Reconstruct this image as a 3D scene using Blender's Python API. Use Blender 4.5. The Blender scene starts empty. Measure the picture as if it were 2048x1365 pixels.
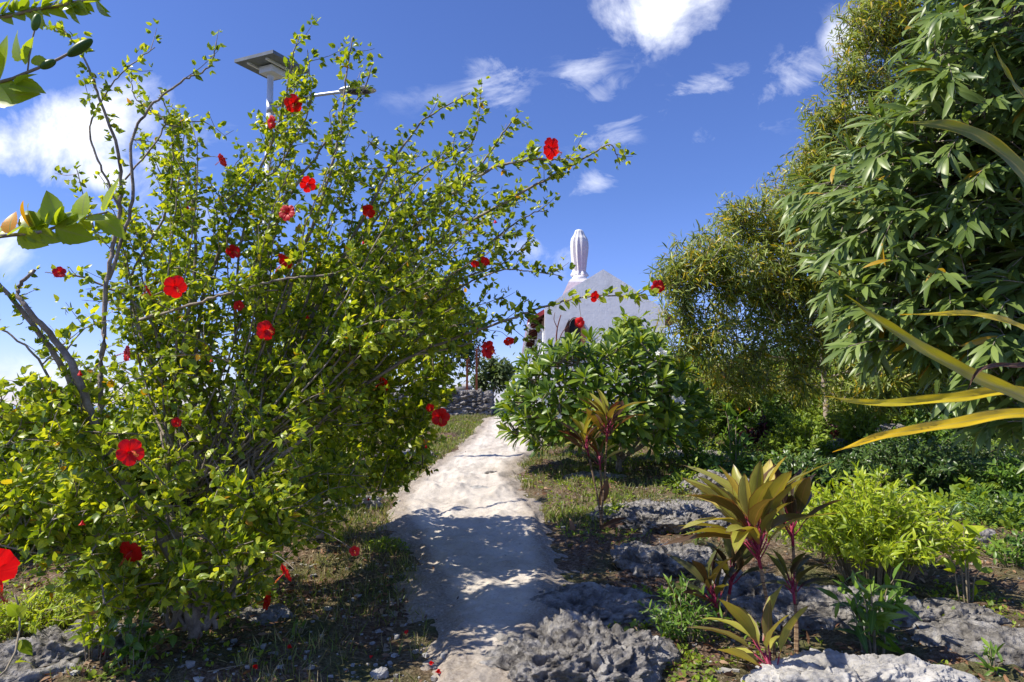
EXPO = 0.6
import bpy, math
import numpy as np
from mathutils import Vector
R = np.random.default_rng(7)
rad = math.radians
scene = bpy.context.scene
COL = scene.collection
# ------------------------------------------------------------------ camera model
F = 1365.0; CZ = 1.6; PITCH = math.atan((812 - 682.5) / F)
cp, sp = math.cos(PITCH), math.sin(PITCH)
def P(u, v, d):
    """world point seen at photo pixel u,v standing d metres ahead"""
    a = (u - 1024) / F; b = (682.5 - v) / F
    dy = cp - b * sp; dz = sp + b * cp
    return np.array([a * d / dy, d, CZ + dz * d / dy])
def PX(p):
    p = np.atleast_2d(p); y = p[:, 1]; z = p[:, 2] - CZ
    dep = y * cp + z * sp; up = -y * sp + z * cp
    return np.stack([1024 + F * p[:, 0] / dep, 682.5 - F * up / dep], 1)
# ------------------------------------------------------------------ noise
def _h(ix, iy, iz, s):
    n = (ix.astype(np.int64) * 374761393 + iy.astype(np.int64) * 668265263 + iz.astype(np.int64) * 2147483647 + s * 974634777) & 0xffffffff
    n = ((n ^ (n >> 13)) * 1274126177) & 0xffffffff
    n = ((n ^ (n >> 16)) * 2246822519) & 0xffffffff
    return ((n ^ (n >> 15)) & 0xffff) / 65535.0
def vn(p, s=0):
    i = np.floor(p); f = p - i; f = f * f * (3 - 2 * f)
    x, y, z = i[..., 0], i[..., 1], i[..., 2]; fx, fy, fz = f[..., 0], f[..., 1], f[..., 2]
    r = 0
    for dx in (0, 1):
        for dy in (0, 1):
            for dz in (0, 1):
                w = (fx if dx else 1 - fx) * (fy if dy else 1 - fy) * (fz if dz else 1 - fz)
                r = r + w * _h(x + dx, y + dy, z + dz, s)
    return r * 2 - 1
def fbm(p, o=4, s=0, g=0.5):
    a = 1; r = 0; q = np.array(p, float)
    for k in range(o):
        r = r + a * vn(q, s + k); q = q * 2.03 + 11.7; a *= g
    return r
def ridged(p, o=4, s=0):
    a = 1; r = 0; q = np.array(p, float)
    for k in range(o):
        r = r + a * (1 - 2 * np.abs(vn(q, s + k))); q = q * 2.1 + 5.3; a *= 0.5
    return r
def xy0(x, y, k=1.0):
    return np.stack([np.asarray(x) * k, np.asarray(y) * k, np.zeros_like(np.asarray(x, float))], -1)
# ------------------------------------------------------------------ terrain
PY = [-60, 0, 5, 7, 9.4, 13, 17, 22, 35, 70, 130, 400]
PZ = [0, 0, 0, .07, .3, .65, 1.0, 1.28, 1.5, 1.4, -9, -30]
def base_z(x, y):
    x = np.asarray(x, float); y = np.asarray(y, float)
    z = np.interp(y, PY, PZ)
    z = z - np.clip(-x - 7, 0, 200) ** 1.5 * 0.055 - np.clip(x - 40, 0, 300) * .15
    return z
# path edges, from the photograph, per depth
def G(u, v):
    """ground point under pixel"""
    lo, hi = 1.0, 60.0
    for _ in range(50):
        m = (lo + hi) / 2; p = P(u, v, m)
        if p[2] > base_z(p[0], p[1]): lo = m
        else: hi = m
    return P(u, v, lo)
EDGE = [(1365, 835, 1090), (1300, 850, 1120), (1200, 850, 1145), (1100, 815, 1120), (1030, 775, 1088), (1000, 785, 1068), (960, 830, 1030),
        (930, 868, 1040), (900, 910, 1085), (880, 935, 1098), (860, 955, 1085), (845, 965, 1060), (834, 985, 1050)]
_e = np.array([(G((l + r) / 2, v)[1], G(l, v)[0], G(r, v)[0]) for v, l, r in EDGE])
_e = np.vstack([[1.0, _e[0, 1] - .1, _e[0, 2] - .2], _e, [26, -.3, 1.6]])
def path_lr(y): return np.interp(y, _e[:, 0], _e[:, 1]), np.interp(y, _e[:, 0], _e[:, 2])
def path_in(x, y):
    """1 in the middle of the path, 0 at its edge, negative outside (metres)"""
    l, r = path_lr(y); return np.minimum(x - l, r - x)
def rough(x, y):
    m = np.clip(-path_in(x, y) / .5, 0, 1)
    near = np.clip(1.3 - np.abs(y) / 40, 0, 1)
    return near * (m * (.07 * fbm(xy0(x, y, 1.1), 4, 3) + .03 * ridged(xy0(x, y, 4), 3, 9)) + .012 * fbm(xy0(x, y, 5), 3, 5))
def gz(x, y): return base_z(x, y) + rough(x, y)
def gpt(u, v, dz=0):
    p = G(u, v); p[2] = float(gz(np.array(p[0]), np.array(p[1]))) + dz; return p
def gxy(x, y, dz=0): return np.array([x, y, float(gz(np.array(float(x)), np.array(float(y)))) + dz])
# ------------------------------------------------------------------ scene objects
def tag(o, label, cat, group=None):
    o['label'] = label; o['category'] = cat
    if group: o['group'] = group
    return o
def empty(name, loc, label, cat, group=None):
    o = bpy.data.objects.new(name, None); COL.objects.link(o); o.location = [float(c) for c in loc]
    o.empty_display_size = .1
    return tag(o, label, cat, group)
class MB:
    def __init__(s): s.V = []; s.A = []; s.Fs = []; s.n = 0
    def add(s, V, Fl, A=None, m=0):
        V = np.asarray(V, float).reshape(-1, 3)
        if A is None:
            A = np.zeros((len(V), 4)); A[:, 0] = R.random(); A[:, 3] = 1
        s.V.append(V); s.A.append(A)
        for f in Fl:
            f = np.asarray(f, np.int64)
            if len(f): s.Fs.append((f + s.n, m))
        s.n += len(V)
    def build(s, name, mats, parent=None, smooth=True, loc=None):
        if not isinstance(mats, (list, tuple)): mats = [mats]
        V = np.vstack(s.V); A = np.vstack(s.A)
        off = np.zeros(3)
        if parent is not None: off = np.array(parent.matrix_world.translation if parent.parent is None and False else wloc(parent))
        elif loc is not None: off = np.asarray(loc, float)
        me = bpy.data.meshes.new(name)
        loops = np.concatenate([f.ravel() for f, _ in s.Fs]); tot = np.concatenate([np.full(len(f), f.shape[1]) for f, _ in s.Fs])
        mi = np.concatenate([np.full(len(f), m) for f, m in s.Fs])
        st = np.concatenate([[0], np.cumsum(tot)[:-1]])
        me.vertices.add(len(V)); me.vertices.foreach_set('co', (V - off).astype(np.float32).ravel())
        me.loops.add(len(loops)); me.loops.foreach_set('vertex_index', loops.astype(np.int32))
        me.polygons.add(len(tot)); me.polygons.foreach_set('loop_start', st.astype(np.int32))
        me.polygons.foreach_set('loop_total', tot.astype(np.int32)); me.polygons.foreach_set('material_index', mi.astype(np.int32))
        me.polygons.foreach_set('use_smooth', np.full(len(tot), bool(smooth)))
        at = me.attributes.new('lf', 'FLOAT_COLOR', 'POINT'); at.data.foreach_set('color', A.astype(np.float32).ravel())
        for m in mats: me.materials.append(m)
        me.update(calc_edges=True); me.validate()
        o = bpy.data.objects.new(name, me); COL.objects.link(o)
        if parent is not None: o.parent = parent
        elif loc is not None: o.location = [float(c) for c in loc]
        return o
def wloc(o):
    p = np.zeros(3)
    while o is not None: p = p + np.array(o.location); o = o.parent
    return p
def unit(a):
    a = np.asarray(a, float); return a / np.maximum(np.linalg.norm(a, axis=-1, keepdims=True), 1e-9)
def leaf_tpl(prof, bend=.15, fold=.15, wave=0., side=0.):
    """unit-long leaf along +Y: stations (t, half width)"""
    V = []; A = []; T = []; Q = []
    prev = None
    for i, (t, w) in enumerate(prof):
        z = -bend * t * t; sx = side * t * t
        if w == 0: V.append((sx, t, z)); A.append((0, .5, t, 0)); cur = (len(V) - 1,)
        else:
            wz = wave * math.sin(i * 2.1)
            V += [(sx - w, t, z + fold * w + wz), (sx, t, z), (sx + w, t, z + fold * w - wz)]; A += [(0, 0, t, 0), (0, .5, t, 0), (0, 1, t, 0)]
            n = len(V); cur = (n - 3, n - 2, n - 1)
        if prev is not None:
            if len(prev) == 1: T += [(prev[0], cur[1], cur[0]), (prev[0], cur[2], cur[1])]
            elif len(cur) == 1: T += [(prev[0], prev[1], cur[0]), (prev[1], prev[2], cur[0])]
            else: Q += [(prev[0], prev[1], cur[1], cur[0]), (prev[1], prev[2], cur[2], cur[1])]
        prev = cur
    return np.array(V, float), [np.array(T).reshape(-1, 3), np.array(Q).reshape(-1, 4)], np.array(A, float)
def put(mb, tpl, pos, yd, zh, s, ws=None, m=0, rnd=None):
    V, Fl, A = tpl; n = len(pos)
    if n == 0: return
    pos = np.asarray(pos, float); yd = unit(yd); zh = np.broadcast_to(np.asarray(zh, float), yd.shape)
    x = np.cross(yd, zh); bad = np.linalg.norm(x, axis=1) < 1e-3; x[bad] = np.cross(yd[bad], [1, .1, 0]); x = unit(x); z = np.cross(x, yd)
    s = np.broadcast_to(np.asarray(s, float), (n,)); ws = np.ones(n) if ws is None else np.broadcast_to(ws, (n,))
    W = pos[:, None] + s[:, None, None] * (V[None, :, 0, None] * (x * ws[:, None])[:, None] + V[None, :, 1, None] * yd[:, None] + V[None, :, 2, None] * z[:, None])
    AA = np.repeat(A[None], n, 0).copy()
    AA[:, :, 0] = (R.random(n) if rnd is None else rnd)[:, None]; AA[:, :, 3] = R.random(n)[:, None]
    k = len(V); off = (np.arange(n) * k)
    mb.add(W.reshape(-1, 3), [(f[None] + off[:, None, None]).reshape(-1, f.shape[1]) for f in Fl if len(f)], AA.reshape(-1, 4), m)
def tube(mb, pts, rads, k=6, m=0, cap=True):
    pts = np.asarray(pts, float); n = len(pts)
    rads = np.broadcast_to(np.asarray(rads, float), (n,))
    t = np.gradient(pts, axis=0); t = unit(t)
    ref = np.array([0, 0, 1.]) if abs(t[0, 2]) < .9 else np.array([1., 0, 0])
    X = unit(np.cross(t, ref)); Y = np.cross(t, X)
    a = np.arange(k) * 2 * math.pi / k
    V = pts[:, None] + rads[:, None, None] * (np.cos(a)[None, :, None] * X[:, None] + np.sin(a)[None, :, None] * Y[:, None])
    j = np.arange(k); j2 = (j + 1) % k; i = np.arange(n - 1)[:, None] * k
    Q = np.stack([i + j, i + j2, i + k + j2, i + k + j], -1).reshape(-1, 4)
    Fl = [Q]
    if cap and k > 2: Fl += [np.arange(k)[None, ::-1], (np.arange(k) + (n - 1) * k)[None]]
    A = np.zeros((n * k, 4)); A[:, 0] = R.random(); A[:, 1] = np.tile(a / 6.283, n); A[:, 2] = np.repeat(np.linspace(0, 1, n), k); A[:, 3] = 1
    mb.add(V.reshape(-1, 3), Fl, A, m)
def box(mb, c, s, m=0, rot=None):
    s = np.asarray(s, float) / 2
    V = np.array([(x, y, z) for x in (-1, 1) for y in (-1, 1) for z in (-1, 1)], float) * s
    if rot is not None: V = V @ np.asarray(rot).T
    mb.add(V + np.asarray(c, float), [[(0, 1, 3, 2), (4, 6, 7, 5), (0, 4, 5, 1), (2, 3, 7, 6), (0, 2, 6, 4), (1, 5, 7, 3)]], m=m)
def quad(mb, a, b, c, d, m=0): mb.add([a, b, c, d], [[(0, 1, 2, 3)]], m=m)
def prism(mb, poly, ext, m=0):
    """poly: list of 3-D points (planar), extruded by vector ext"""
    p = np.asarray(poly, float); n = len(p); e = np.asarray(ext, float)
    V = np.vstack([p, p + e]); j = np.arange(n); j2 = (j + 1) % n
    mb.add(V, [j[None], (j + n)[None, ::-1], np.stack([j, j + n, j2 + n, j2], 1)], m=m)
def spl(pts, n=16):
    p = np.asarray(pts, float); k = len(p)
    if k == 2: return p[0] + (p[1] - p[0]) * np.linspace(0, 1, n)[:, None]
    q = np.vstack([2 * p[0] - p[1], p, 2 * p[-1] - p[-2]]); out = []
    for t in np.linspace(0, k - 1 - 1e-6, n):
        i = int(t); f = t - i; a, b, c, d = q[i:i + 4]
        out.append(.5 * (2 * b + (c - a) * f + (2 * a - 5 * b + 4 * c - d) * f * f + (3 * b - a - 3 * c + d) * f ** 3))
    return np.array(out)
def rdir(n, up=0.): d = R.normal(size=(n, 3)); d[:, 2] += up; return unit(d)
def inpoly(pt, poly):
    x, y = pt; c = False; n = len(poly)
    for i in range(n):
        x1, y1 = poly[i]; x2, y2 = poly[(i + 1) % n]
        if (y1 > y) != (y2 > y) and x < (x2 - x1) * (y - y1) / (y2 - y1) + x1: c = not c
    return c
def samp(poly, n):
    a = np.array(poly, float); lo = a.min(0); hi = a.max(0); out = []
    while len(out) < n:
        q = lo + (hi - lo) * R.random(2)
        if inpoly(q, poly): out.append(q)
    return np.array(out)
# ------------------------------------------------------------------ materials
def nt(name):
    m = bpy.data.materials.new(name); m.use_nodes = True; t = m.node_tree
    for n in list(t.nodes): t.nodes.remove(n)
    out = t.nodes.new('ShaderNodeOutputMaterial'); return m, t, out
def N(t, typ, ins=None, **kw):
    n = t.nodes.new(typ)
    for k, v in kw.items(): setattr(n, k, v)
    if ins:
        for k, v in ins.items():
            if isinstance(v, bpy.types.NodeSocket): t.links.new(v, n.inputs[k])
            else: n.inputs[k].default_value = v
    return n
def c4(c): return (c[0], c[1], c[2], 1)
def ramp(t, fac, stops, interp='LINEAR'):
    n = N(t, 'ShaderNodeValToRGB', {'Fac': fac}); r = n.color_ramp; r.interpolation = interp
    while len(r.elements) < len(stops): r.elements.new(.5)
    for e, (p, c) in zip(r.elements, stops): e.position = p; e.color = c4(c)
    return n.outputs['Color']
def mixc(t, fac, a, b, mode='MIX'):
    n = t.nodes.new('ShaderNodeMix'); n.data_type = 'RGBA'; n.blend_type = mode
    for k, v in ((0, fac), (6, a), (7, b)):
        if isinstance(v, bpy.types.NodeSocket): t.links.new(v, n.inputs[k])
        else: n.inputs[k].default_value = v if k == 0 else c4(v)
    return n.outputs[2]
def math_(t, op, a, b=0., c=None, clamp=False):
    n = t.nodes.new('ShaderNodeMath'); n.operation = op; n.use_clamp = clamp
    for k, v in enumerate((a, b, c)):
        if v is None: continue
        if isinstance(v, bpy.types.NodeSocket): t.links.new(v, n.inputs[k])
        else: n.inputs[k].default_value = v
    return n.outputs[0]
def leaf_mat(name, stops, trans=.35, rough=.45, rib=(.25, .35, .08), ribw=.05, ribs=.6, edge=None, edgew=.1, base=None, tint=(1.25, 1.2, .45), veins=0., stripe=0.):
    m, t, out = nt(name)
    at = N(t, 'ShaderNodeAttribute', attribute_name='lf'); sx = N(t, 'ShaderNodeSeparateColor', {'Color': at.outputs['Color']})
    col = ramp(t, sx.outputs[0], stops)
    du = math_(t, 'ABSOLUTE', math_(t, 'SUBTRACT', sx.outputs[1], .5))
    if edge:
        f = math_(t, 'GREATER_THAN', du, .5 - edgew)
        f = math_(t, 'MULTIPLY', f, .8); col = mixc(t, f, col, edge)
    if base:
        f = math_(t, 'SUBTRACT', 1, math_(t, 'MULTIPLY', sx.outputs[2], 6.), clamp=True); col = mixc(t, f, col, base)
    f = math_(t, 'MULTIPLY', math_(t, 'LESS_THAN', du, ribw), ribs); col = mixc(t, f, col, rib)
    if veins:
        w = math_(t, 'SINE', math_(t, 'MULTIPLY', math_(t, 'ADD', sx.outputs[2], math_(t, 'MULTIPLY', du, -.55)), 50.))
        f = math_(t, 'MULTIPLY', math_(t, 'GREATER_THAN', w, .8), veins); col = mixc(t, f, col, rib)
    if stripe:
        cb = N(t, 'ShaderNodeCombineXYZ', {0: math_(t, 'MULTIPLY', sx.outputs[1], 26.), 1: math_(t, 'MULTIPLY', sx.outputs[2], 3.), 2: math_(t, 'MULTIPLY', at.outputs['Alpha'], 40.)})
        sn = N(t, 'ShaderNodeTexNoise', {'Vector': cb.outputs[0], 'Scale': 1., 'Detail': 4.}); sv_ = math_(t, 'MULTIPLY_ADD', sn.outputs[0], stripe * 2, 1 - stripe)
        col = mixc(t, 1., col, N(t, 'ShaderNodeCombineColor', {0: sv_, 1: sv_, 2: sv_}).outputs[0], 'MULTIPLY')
        bt = math_(t, 'GREATER_THAN', math_(t, 'ADD', sx.outputs[2], math_(t, 'MULTIPLY', sn.outputs[0], .22)), 1.06); col = mixc(t, math_(t, 'MULTIPLY', bt, .85), col, (.16, .08, .04))
    no = N(t, 'ShaderNodeTexNoise', {'Scale': 9., 'Detail': 3.}); geo = N(t, 'ShaderNodeNewGeometry'); t.links.new(geo.outputs['Position'], no.inputs['Vector'])
    v = math_(t, 'MULTIPLY_ADD', no.outputs[0], .5, .75); col = mixc(t, 1., col, N(t, 'ShaderNodeCombineColor', {0: v, 1: v, 2: v}).outputs[0], 'MULTIPLY')
    b = N(t, 'ShaderNodeBsdfPrincipled', {'Base Color': col, 'Roughness': rough}); b.inputs['Specular IOR Level'].default_value = .45
    tr = N(t, 'ShaderNodeBsdfTranslucent', {'Color': mixc(t, 1., col, tint, 'MULTIPLY')})
    mx = N(t, 'ShaderNodeMixShader', {0: trans, 1: b.outputs[0], 2: tr.outputs[0]}); t.links.new(mx.outputs[0], out.inputs[0])
    return m
def surf_mat(name, stops, scale=8., rough=.8, bump=.3, bscale=40., detail=6., dist=.02, spec=.3, vor=0., metallic=0., stretch=None, disto=0.):
    m, t, out = nt(name)
    tc = N(t, 'ShaderNodeTexCoord'); vec = tc.outputs['Object']
    if stretch: vec = N(t, 'ShaderNodeMapping', {'Vector': vec, 'Scale': stretch}).outputs[0]
    n1 = N(t, 'ShaderNodeTexNoise', {'Vector': vec, 'Scale': scale, 'Detail': detail, 'Roughness': .65, 'Distortion': disto})
    col = ramp(t, n1.outputs[0], stops)
    n2 = N(t, 'ShaderNodeTexNoise', {'Vector': vec, 'Scale': bscale, 'Detail': 8., 'Roughness': .7}); h = n2.outputs[0]
    if vor:
        vo = N(t, 'ShaderNodeTexVoronoi', {'Vector': vec, 'Scale': vor}); h = math_(t, 'ADD', math_(t, 'MULTIPLY', vo.outputs[0], .8), h)
    bu = N(t, 'ShaderNodeBump', {'Height': h, 'Strength': bump, 'Distance': dist})
    b = N(t, 'ShaderNodeBsdfPrincipled', {'Base Color': col, 'Roughness': rough, 'Normal': bu.outputs[0], 'Metallic': metallic}); b.inputs['Specular IOR Level'].default_value = spec
    t.links.new(b.outputs[0], out.inputs[0]); return m
M = {}
M['hib'] = leaf_mat('hibiscus_leaf', [(0, (.1, .17, .018)), (.35, (.215, .32, .025)), (.7, (.43, .52, .035)), (.985, (.62, .66, .07)), (.995, (.6, .3, .02))], trans=.45, rough=.36, tint=(1.5, 1.35, .35))
M['hib_near'] = leaf_mat('hibiscus_big_leaf', [(0, (.24, .36, .025)), (.8, (.42, .54, .04)), (.9, (.44, .54, .04)), (1, (.8, .36, .02))], trans=.5, rough=.35, veins=.35, rib=(.3, .36, .1), ribw=.04, ribs=.7, tint=(1.5, 1.35, .35))
M['bark'] = surf_mat('grey_bark', [(.3, (.14, .11, .085)), (.5, (.3, .25, .2)), (.72, (.46, .4, .33))], scale=14, bscale=60, bump=.6)
M['palebark'] = surf_mat('pale_bark', [(.3, (.25, .19, .15)), (.6, (.5, .42, .36)), (.8, (.62, .54, .47))], scale=10, bscale=40, bump=.4)
M['twig'] = surf_mat('twig_bark', [(.3, (.2, .16, .1)), (.7, (.38, .32, .22))], scale=20, bscale=80, bump=.3)
M['redtwig'] = surf_mat('reddish_twig', [(.3, (.12, .035, .025)), (.7, (.22, .07, .05))], scale=20, bscale=80, bump=.3)
M['petal'] = leaf_mat('red_petal', [(0, (.62, .004, .010)), (1, (.85, .014, .012))], trans=.35, rough=.5, rib=(.3, .0, .01), ribw=.03, ribs=.3, base=(.25, .0, .01), tint=(1.3, .5, .5))
M['stamen'] = surf_mat('stamen_red', [(.3, (.6, .03, .04)), (.7, (.7, .08, .06))], scale=60)
M['pollen'] = surf_mat('pollen_yellow', [(.3, (.75, .2, .03)), (.7, (.8, .4, .05))], scale=60)
M['aca'] = leaf_mat('narrow_acacia_leaf', [(0, (.07, .1, .018)), (.3, (.17, .225, .03)), (.62, (.3, .37, .055)), (.84, (.48, .52, .17)), (.88, (.5, .38, .02)), (1, (.6, .42, .02))], trans=.42, rough=.4, tint=(1.4, 1.3, .4))
M['acabig'] = leaf_mat('broad_acacia_leaf', [(0, (.07, .12, .025)), (.4, (.14, .21, .045)), (.8, (.24, .32, .08)), (.985, (.28, .35, .13)), (.995, (.5, .3, .02))], trans=.33, rough=.38, rib=(.2, .28, .09), ribw=.04, ribs=.5, tint=(1.3, 1.3, .4))
M['plum'] = leaf_mat('frangipani_leaf', [(0, (.04, .09, .01)), (.5, (.11, .19, .015)), (.8, (.2, .29, .02)), (1, (.33, .4, .035))], trans=.33, rough=.36, rib=(.22, .32, .08), ribw=.03, ribs=.4, tint=(1.5, 1.4, .3))
M['white'] = leaf_mat('white_petal', [(0, (.8, .8, .72)), (1, (.88, .87, .82))], trans=.3, rough=.5, ribs=0, base=(.8, .55, .1), tint=(1, 1, 1))
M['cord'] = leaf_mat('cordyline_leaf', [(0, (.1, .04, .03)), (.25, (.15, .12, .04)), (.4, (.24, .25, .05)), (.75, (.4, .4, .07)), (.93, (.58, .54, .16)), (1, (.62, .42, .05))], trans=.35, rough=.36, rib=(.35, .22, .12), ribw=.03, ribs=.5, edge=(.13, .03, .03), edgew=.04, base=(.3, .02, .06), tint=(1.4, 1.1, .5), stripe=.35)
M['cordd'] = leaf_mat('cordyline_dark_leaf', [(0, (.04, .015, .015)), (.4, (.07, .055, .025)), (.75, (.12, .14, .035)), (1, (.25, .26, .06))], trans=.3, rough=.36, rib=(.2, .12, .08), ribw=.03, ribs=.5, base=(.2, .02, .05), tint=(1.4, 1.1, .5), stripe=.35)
M['cordy'] = leaf_mat('cordyline_yellow_leaf', [(0, (.06, .02, .015)), (.35, (.11, .06, .02)), (.6, (.2, .17, .025)), (.8, (.34, .34, .04)), (1, (.52, .5, .18))], trans=.4, rough=.4, rib=(.35, .05, .06), ribw=.04, ribs=.5, base=(.3, .02, .06), tint=(1.3, 1.1, .5), stripe=.4)
M['magenta'] = surf_mat('magenta_stalk', [(.3, (.22, .015, .05)), (.7, (.34, .04, .09))], scale=40, rough=.45)
M['lime'] = leaf_mat('lime_leaf', [(0, (.2, .3, .02)), (.5, (.38, .5, .025)), (1, (.55, .62, .04))], trans=.42, rough=.4, rib=(.3, .4, .05), tint=(1.3, 1.2, .4))
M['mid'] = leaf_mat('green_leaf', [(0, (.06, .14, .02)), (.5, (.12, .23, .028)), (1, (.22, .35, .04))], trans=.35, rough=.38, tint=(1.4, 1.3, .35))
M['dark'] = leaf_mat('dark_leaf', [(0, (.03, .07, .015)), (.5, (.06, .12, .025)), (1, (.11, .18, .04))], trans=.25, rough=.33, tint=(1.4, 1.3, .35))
M['maroon'] = leaf_mat('maroon_leaf', [(0, (.02, .004, .008)), (.6, (.06, .01, .02)), (1, (.13, .02, .035))], trans=.3, rough=.4, ribs=.0, tint=(1.3, .6, .7))
M['fern'] = leaf_mat('fern_leaf', [(0, (.13, .22, .025)), (.6, (.25, .37, .03)), (1, (.38, .48, .05))], trans=.45, rough=.5, tint=(1.4, 1.2, .35))
M['vari'] = leaf_mat('striped_leaf', [(0, (.03, .09, .03)), (1, (.07, .15, .05))], trans=.2, rough=.25, rib=(.55, .6, .5), ribw=.05, ribs=.8, veins=.45)
M['blade'] = leaf_mat('long_yellow_leaf', [(0, (.1, .14, .02)), (.3, (.38, .38, .025)), (.6, (.75, .62, .03)), (1, (.85, .55, .02))], trans=.4, rough=.4, rib=(.5, .42, .12), ribw=.06, ribs=.4, edge=(.35, .3, .04), edgew=.06, tint=(1.2, 1.05, .4), stripe=.3)
M['dry'] = leaf_mat('dry_leaf', [(0, (.06, .03, .018)), (.4, (.15, .07, .035)), (.75, (.28, .14, .07)), (1, (.4, .28, .17))], trans=.15, rough=.7, rib=(.3, .2, .1), tint=(1, .8, .5))
M['grass'] = leaf_mat('grass_blade', [(0, (.09, .15, .02)), (.5, (.18, .25, .035)), (.8, (.3, .33, .07)), (1, (.45, .38, .18))], trans=.35, rough=.5, ribs=0, tint=(1.2, 1.15, .4))
M['drygrass'] = leaf_mat('dry_grass_blade', [(0, (.15, .15, .05)), (.5, (.32, .27, .13)), (1, (.46, .38, .22))], trans=.3, rough=.6, ribs=0)
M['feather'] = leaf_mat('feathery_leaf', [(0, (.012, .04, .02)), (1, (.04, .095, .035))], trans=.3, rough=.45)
M['farleaf'] = leaf_mat('far_leaf', [(0, (.06, .1, .03)), (1, (.16, .22, .07))], trans=.35, rough=.5)
M['pink'] = leaf_mat('pink_petal', [(0, (.6, .03, .12)), (1, (.75, .15, .3))], trans=.3, rough=.5, ribs=0, tint=(1.2, .6, .8))
M['yellowfl'] = leaf_mat('yellow_petal', [(0, (.75, .5, .02)), (1, (.8, .6, .05))], trans=.3, rough=.5, ribs=0)
M['rock'] = surf_mat('grey_limestone', [(.3, (.07, .062, .054)), (.43, (.2, .187, .17)), (.56, (.36, .34, .315)), (.72, (.58, .56, .525))], scale=7, bscale=24, bump=1., dist=.05, vor=22., rough=.92, spec=.2, disto=.4)
M['rockpale'] = surf_mat('pale_limestone', [(.3, (.2, .19, .17)), (.5, (.4, .385, .36)), (.7, (.58, .56, .52))], scale=5, bscale=26, bump=.8, dist=.02, vor=18., rough=.92, spec=.2)
M['stone'] = surf_mat('wall_stone', [(.3, (.1, .09, .08)), (.5, (.26, .24, .22)), (.7, (.42, .4, .37))], scale=3., bscale=30, bump=.8, rough=.9)
M['cement'] = surf_mat('cement', [(.3, (.3, .29, .27)), (.7, (.5, .49, .46))], scale=3., bscale=40, bump=.2, rough=.85)
M['plaster'] = surf_mat('white_plaster', [(.3, (.62, .62, .61)), (.45, (.78, .78, .77)), (.75, (.86, .86, .85))], scale=1.1, bscale=6, bump=.45, rough=.85, dist=.03)
M['statue'] = surf_mat('white_painted_statue', [(.3, (.68, .67, .65)), (.7, (.8, .79, .77))], scale=4, bscale=20, bump=.15, rough=.6)
M['roofred'] = surf_mat('dark_red_roof', [(.3, (.28, .03, .035)), (.7, (.38, .06, .06))], scale=6, bscale=30, bump=.1, rough=.5)
M['wood'] = surf_mat('brown_wood', [(.3, (.06, .022, .012)), (.7, (.14, .055, .03))], scale=7, bscale=30, bump=.3, rough=.6, stretch=(1, 1, .15))
M['shadepaint'] = surf_mat('painted_interior_shade', [(.3, (.012, .01, .01)), (.7, (.02, .016, .014))], scale=3, bump=0)  # shade of the unlit interior, put into the colour of a flat window panel
M['metal'] = surf_mat('galvanised_metal', [(.3, (.45, .47, .5)), (.7, (.58, .6, .63))], scale=8, bscale=40, bump=.05, rough=.4, metallic=.5)
M['whitepaint'] = surf_mat('white_paint', [(.3, (.68, .7, .72)), (.7, (.78, .79, .8))], scale=8, bscale=40, bump=.05, rough=.45)
M['solar'] = surf_mat('solar_glass', [(.3, (.01, .014, .03)), (.7, (.02, .025, .05))], scale=8, bump=0, rough=.12, spec=.6)
M['grill'] = surf_mat('panel_underside', [(.3, (.12, .14, .16)), (.7, (.2, .23, .26))], scale=8, bump=0, rough=.5)
M['rust'] = surf_mat('rusty_iron', [(.3, (.12, .03, .015)), (.7, (.24, .08, .04))], scale=12, bscale=40, bump=.3)
M['blue'] = surf_mat('blue_plastic', [(.3, (.08, .4, .6)), (.7, (.2, .55, .7))], scale=12, rough=.4)
M['brown'] = surf_mat('cordyline_cane', [(.42, (.1, .055, .03)), (.5, (.32, .22, .13)), (.58, (.14, .08, .045))], scale=1.6, bscale=30, bump=.4, stretch=(.2, .2, 22), detail=1.)
# ------------------------------------------------------------------ world, sun, camera
SUN_EL = rad(50); SUN_AZ = rad(-101)      # azimuth measured from +Y (ahead) towards +X; the sun stands to the left
w = bpy.data.worlds.new('World'); scene.world = w; w.use_nodes = True; t = w.node_tree
for n in list(t.nodes): t.nodes.remove(n)
wo = N(t, 'ShaderNodeOutputWorld'); bg = N(t, 'ShaderNodeBackground', {'Strength': .108})
sky = N(t, 'ShaderNodeTexSky'); sky.sky_type = 'NISHITA'; sky.sun_disc = False; sky.sun_elevation = SUN_EL; sky.sun_rotation = SUN_AZ
sky.altitude = 0; sky.air_density = 1.0; sky.dust_density = .35; sky.ozone_density = 3.0
tc = N(t, 'ShaderNodeTexCoord'); sv = N(t, 'ShaderNodeSeparateXYZ', {0: tc.outputs['Generated']})
tint = ramp(t, sv.outputs[2], [(0, (.95, .93, 1.35)), (.1, (.72, .78, 1.28)), (.3, (.60, .70, 1.10)), (1, (.57, .66, 1.08))])
skc = mixc(t, 1., sky.outputs[0], tint, 'MULTIPLY')
yy = math_(t, 'MAXIMUM', sv.outputs[1], .05)
gx = math_(t, 'DIVIDE', sv.outputs[0], yy); gzn = math_(t, 'DIVIDE', sv.outputs[2], yy)
cv = N(t, 'ShaderNodeCombineXYZ', {0: gx, 1: gzn, 2: 0.})
nA = N(t, 'ShaderNodeTexNoise', {'Vector': cv.outputs[0], 'Scale': 7., 'Detail': 9., 'Roughness': .62, 'Distortion': .35})
nB = N(t, 'ShaderNodeTexNoise', {'Vector': N(t, 'ShaderNodeMapping', {'Vector': cv.outputs[0], 'Rotation': (0, 0, rad(-35)), 'Scale': (5., 9., 1)}).outputs[0], 'Scale': 1.6, 'Detail': 8., 'Roughness': .65, 'Distortion': .6})
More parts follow.
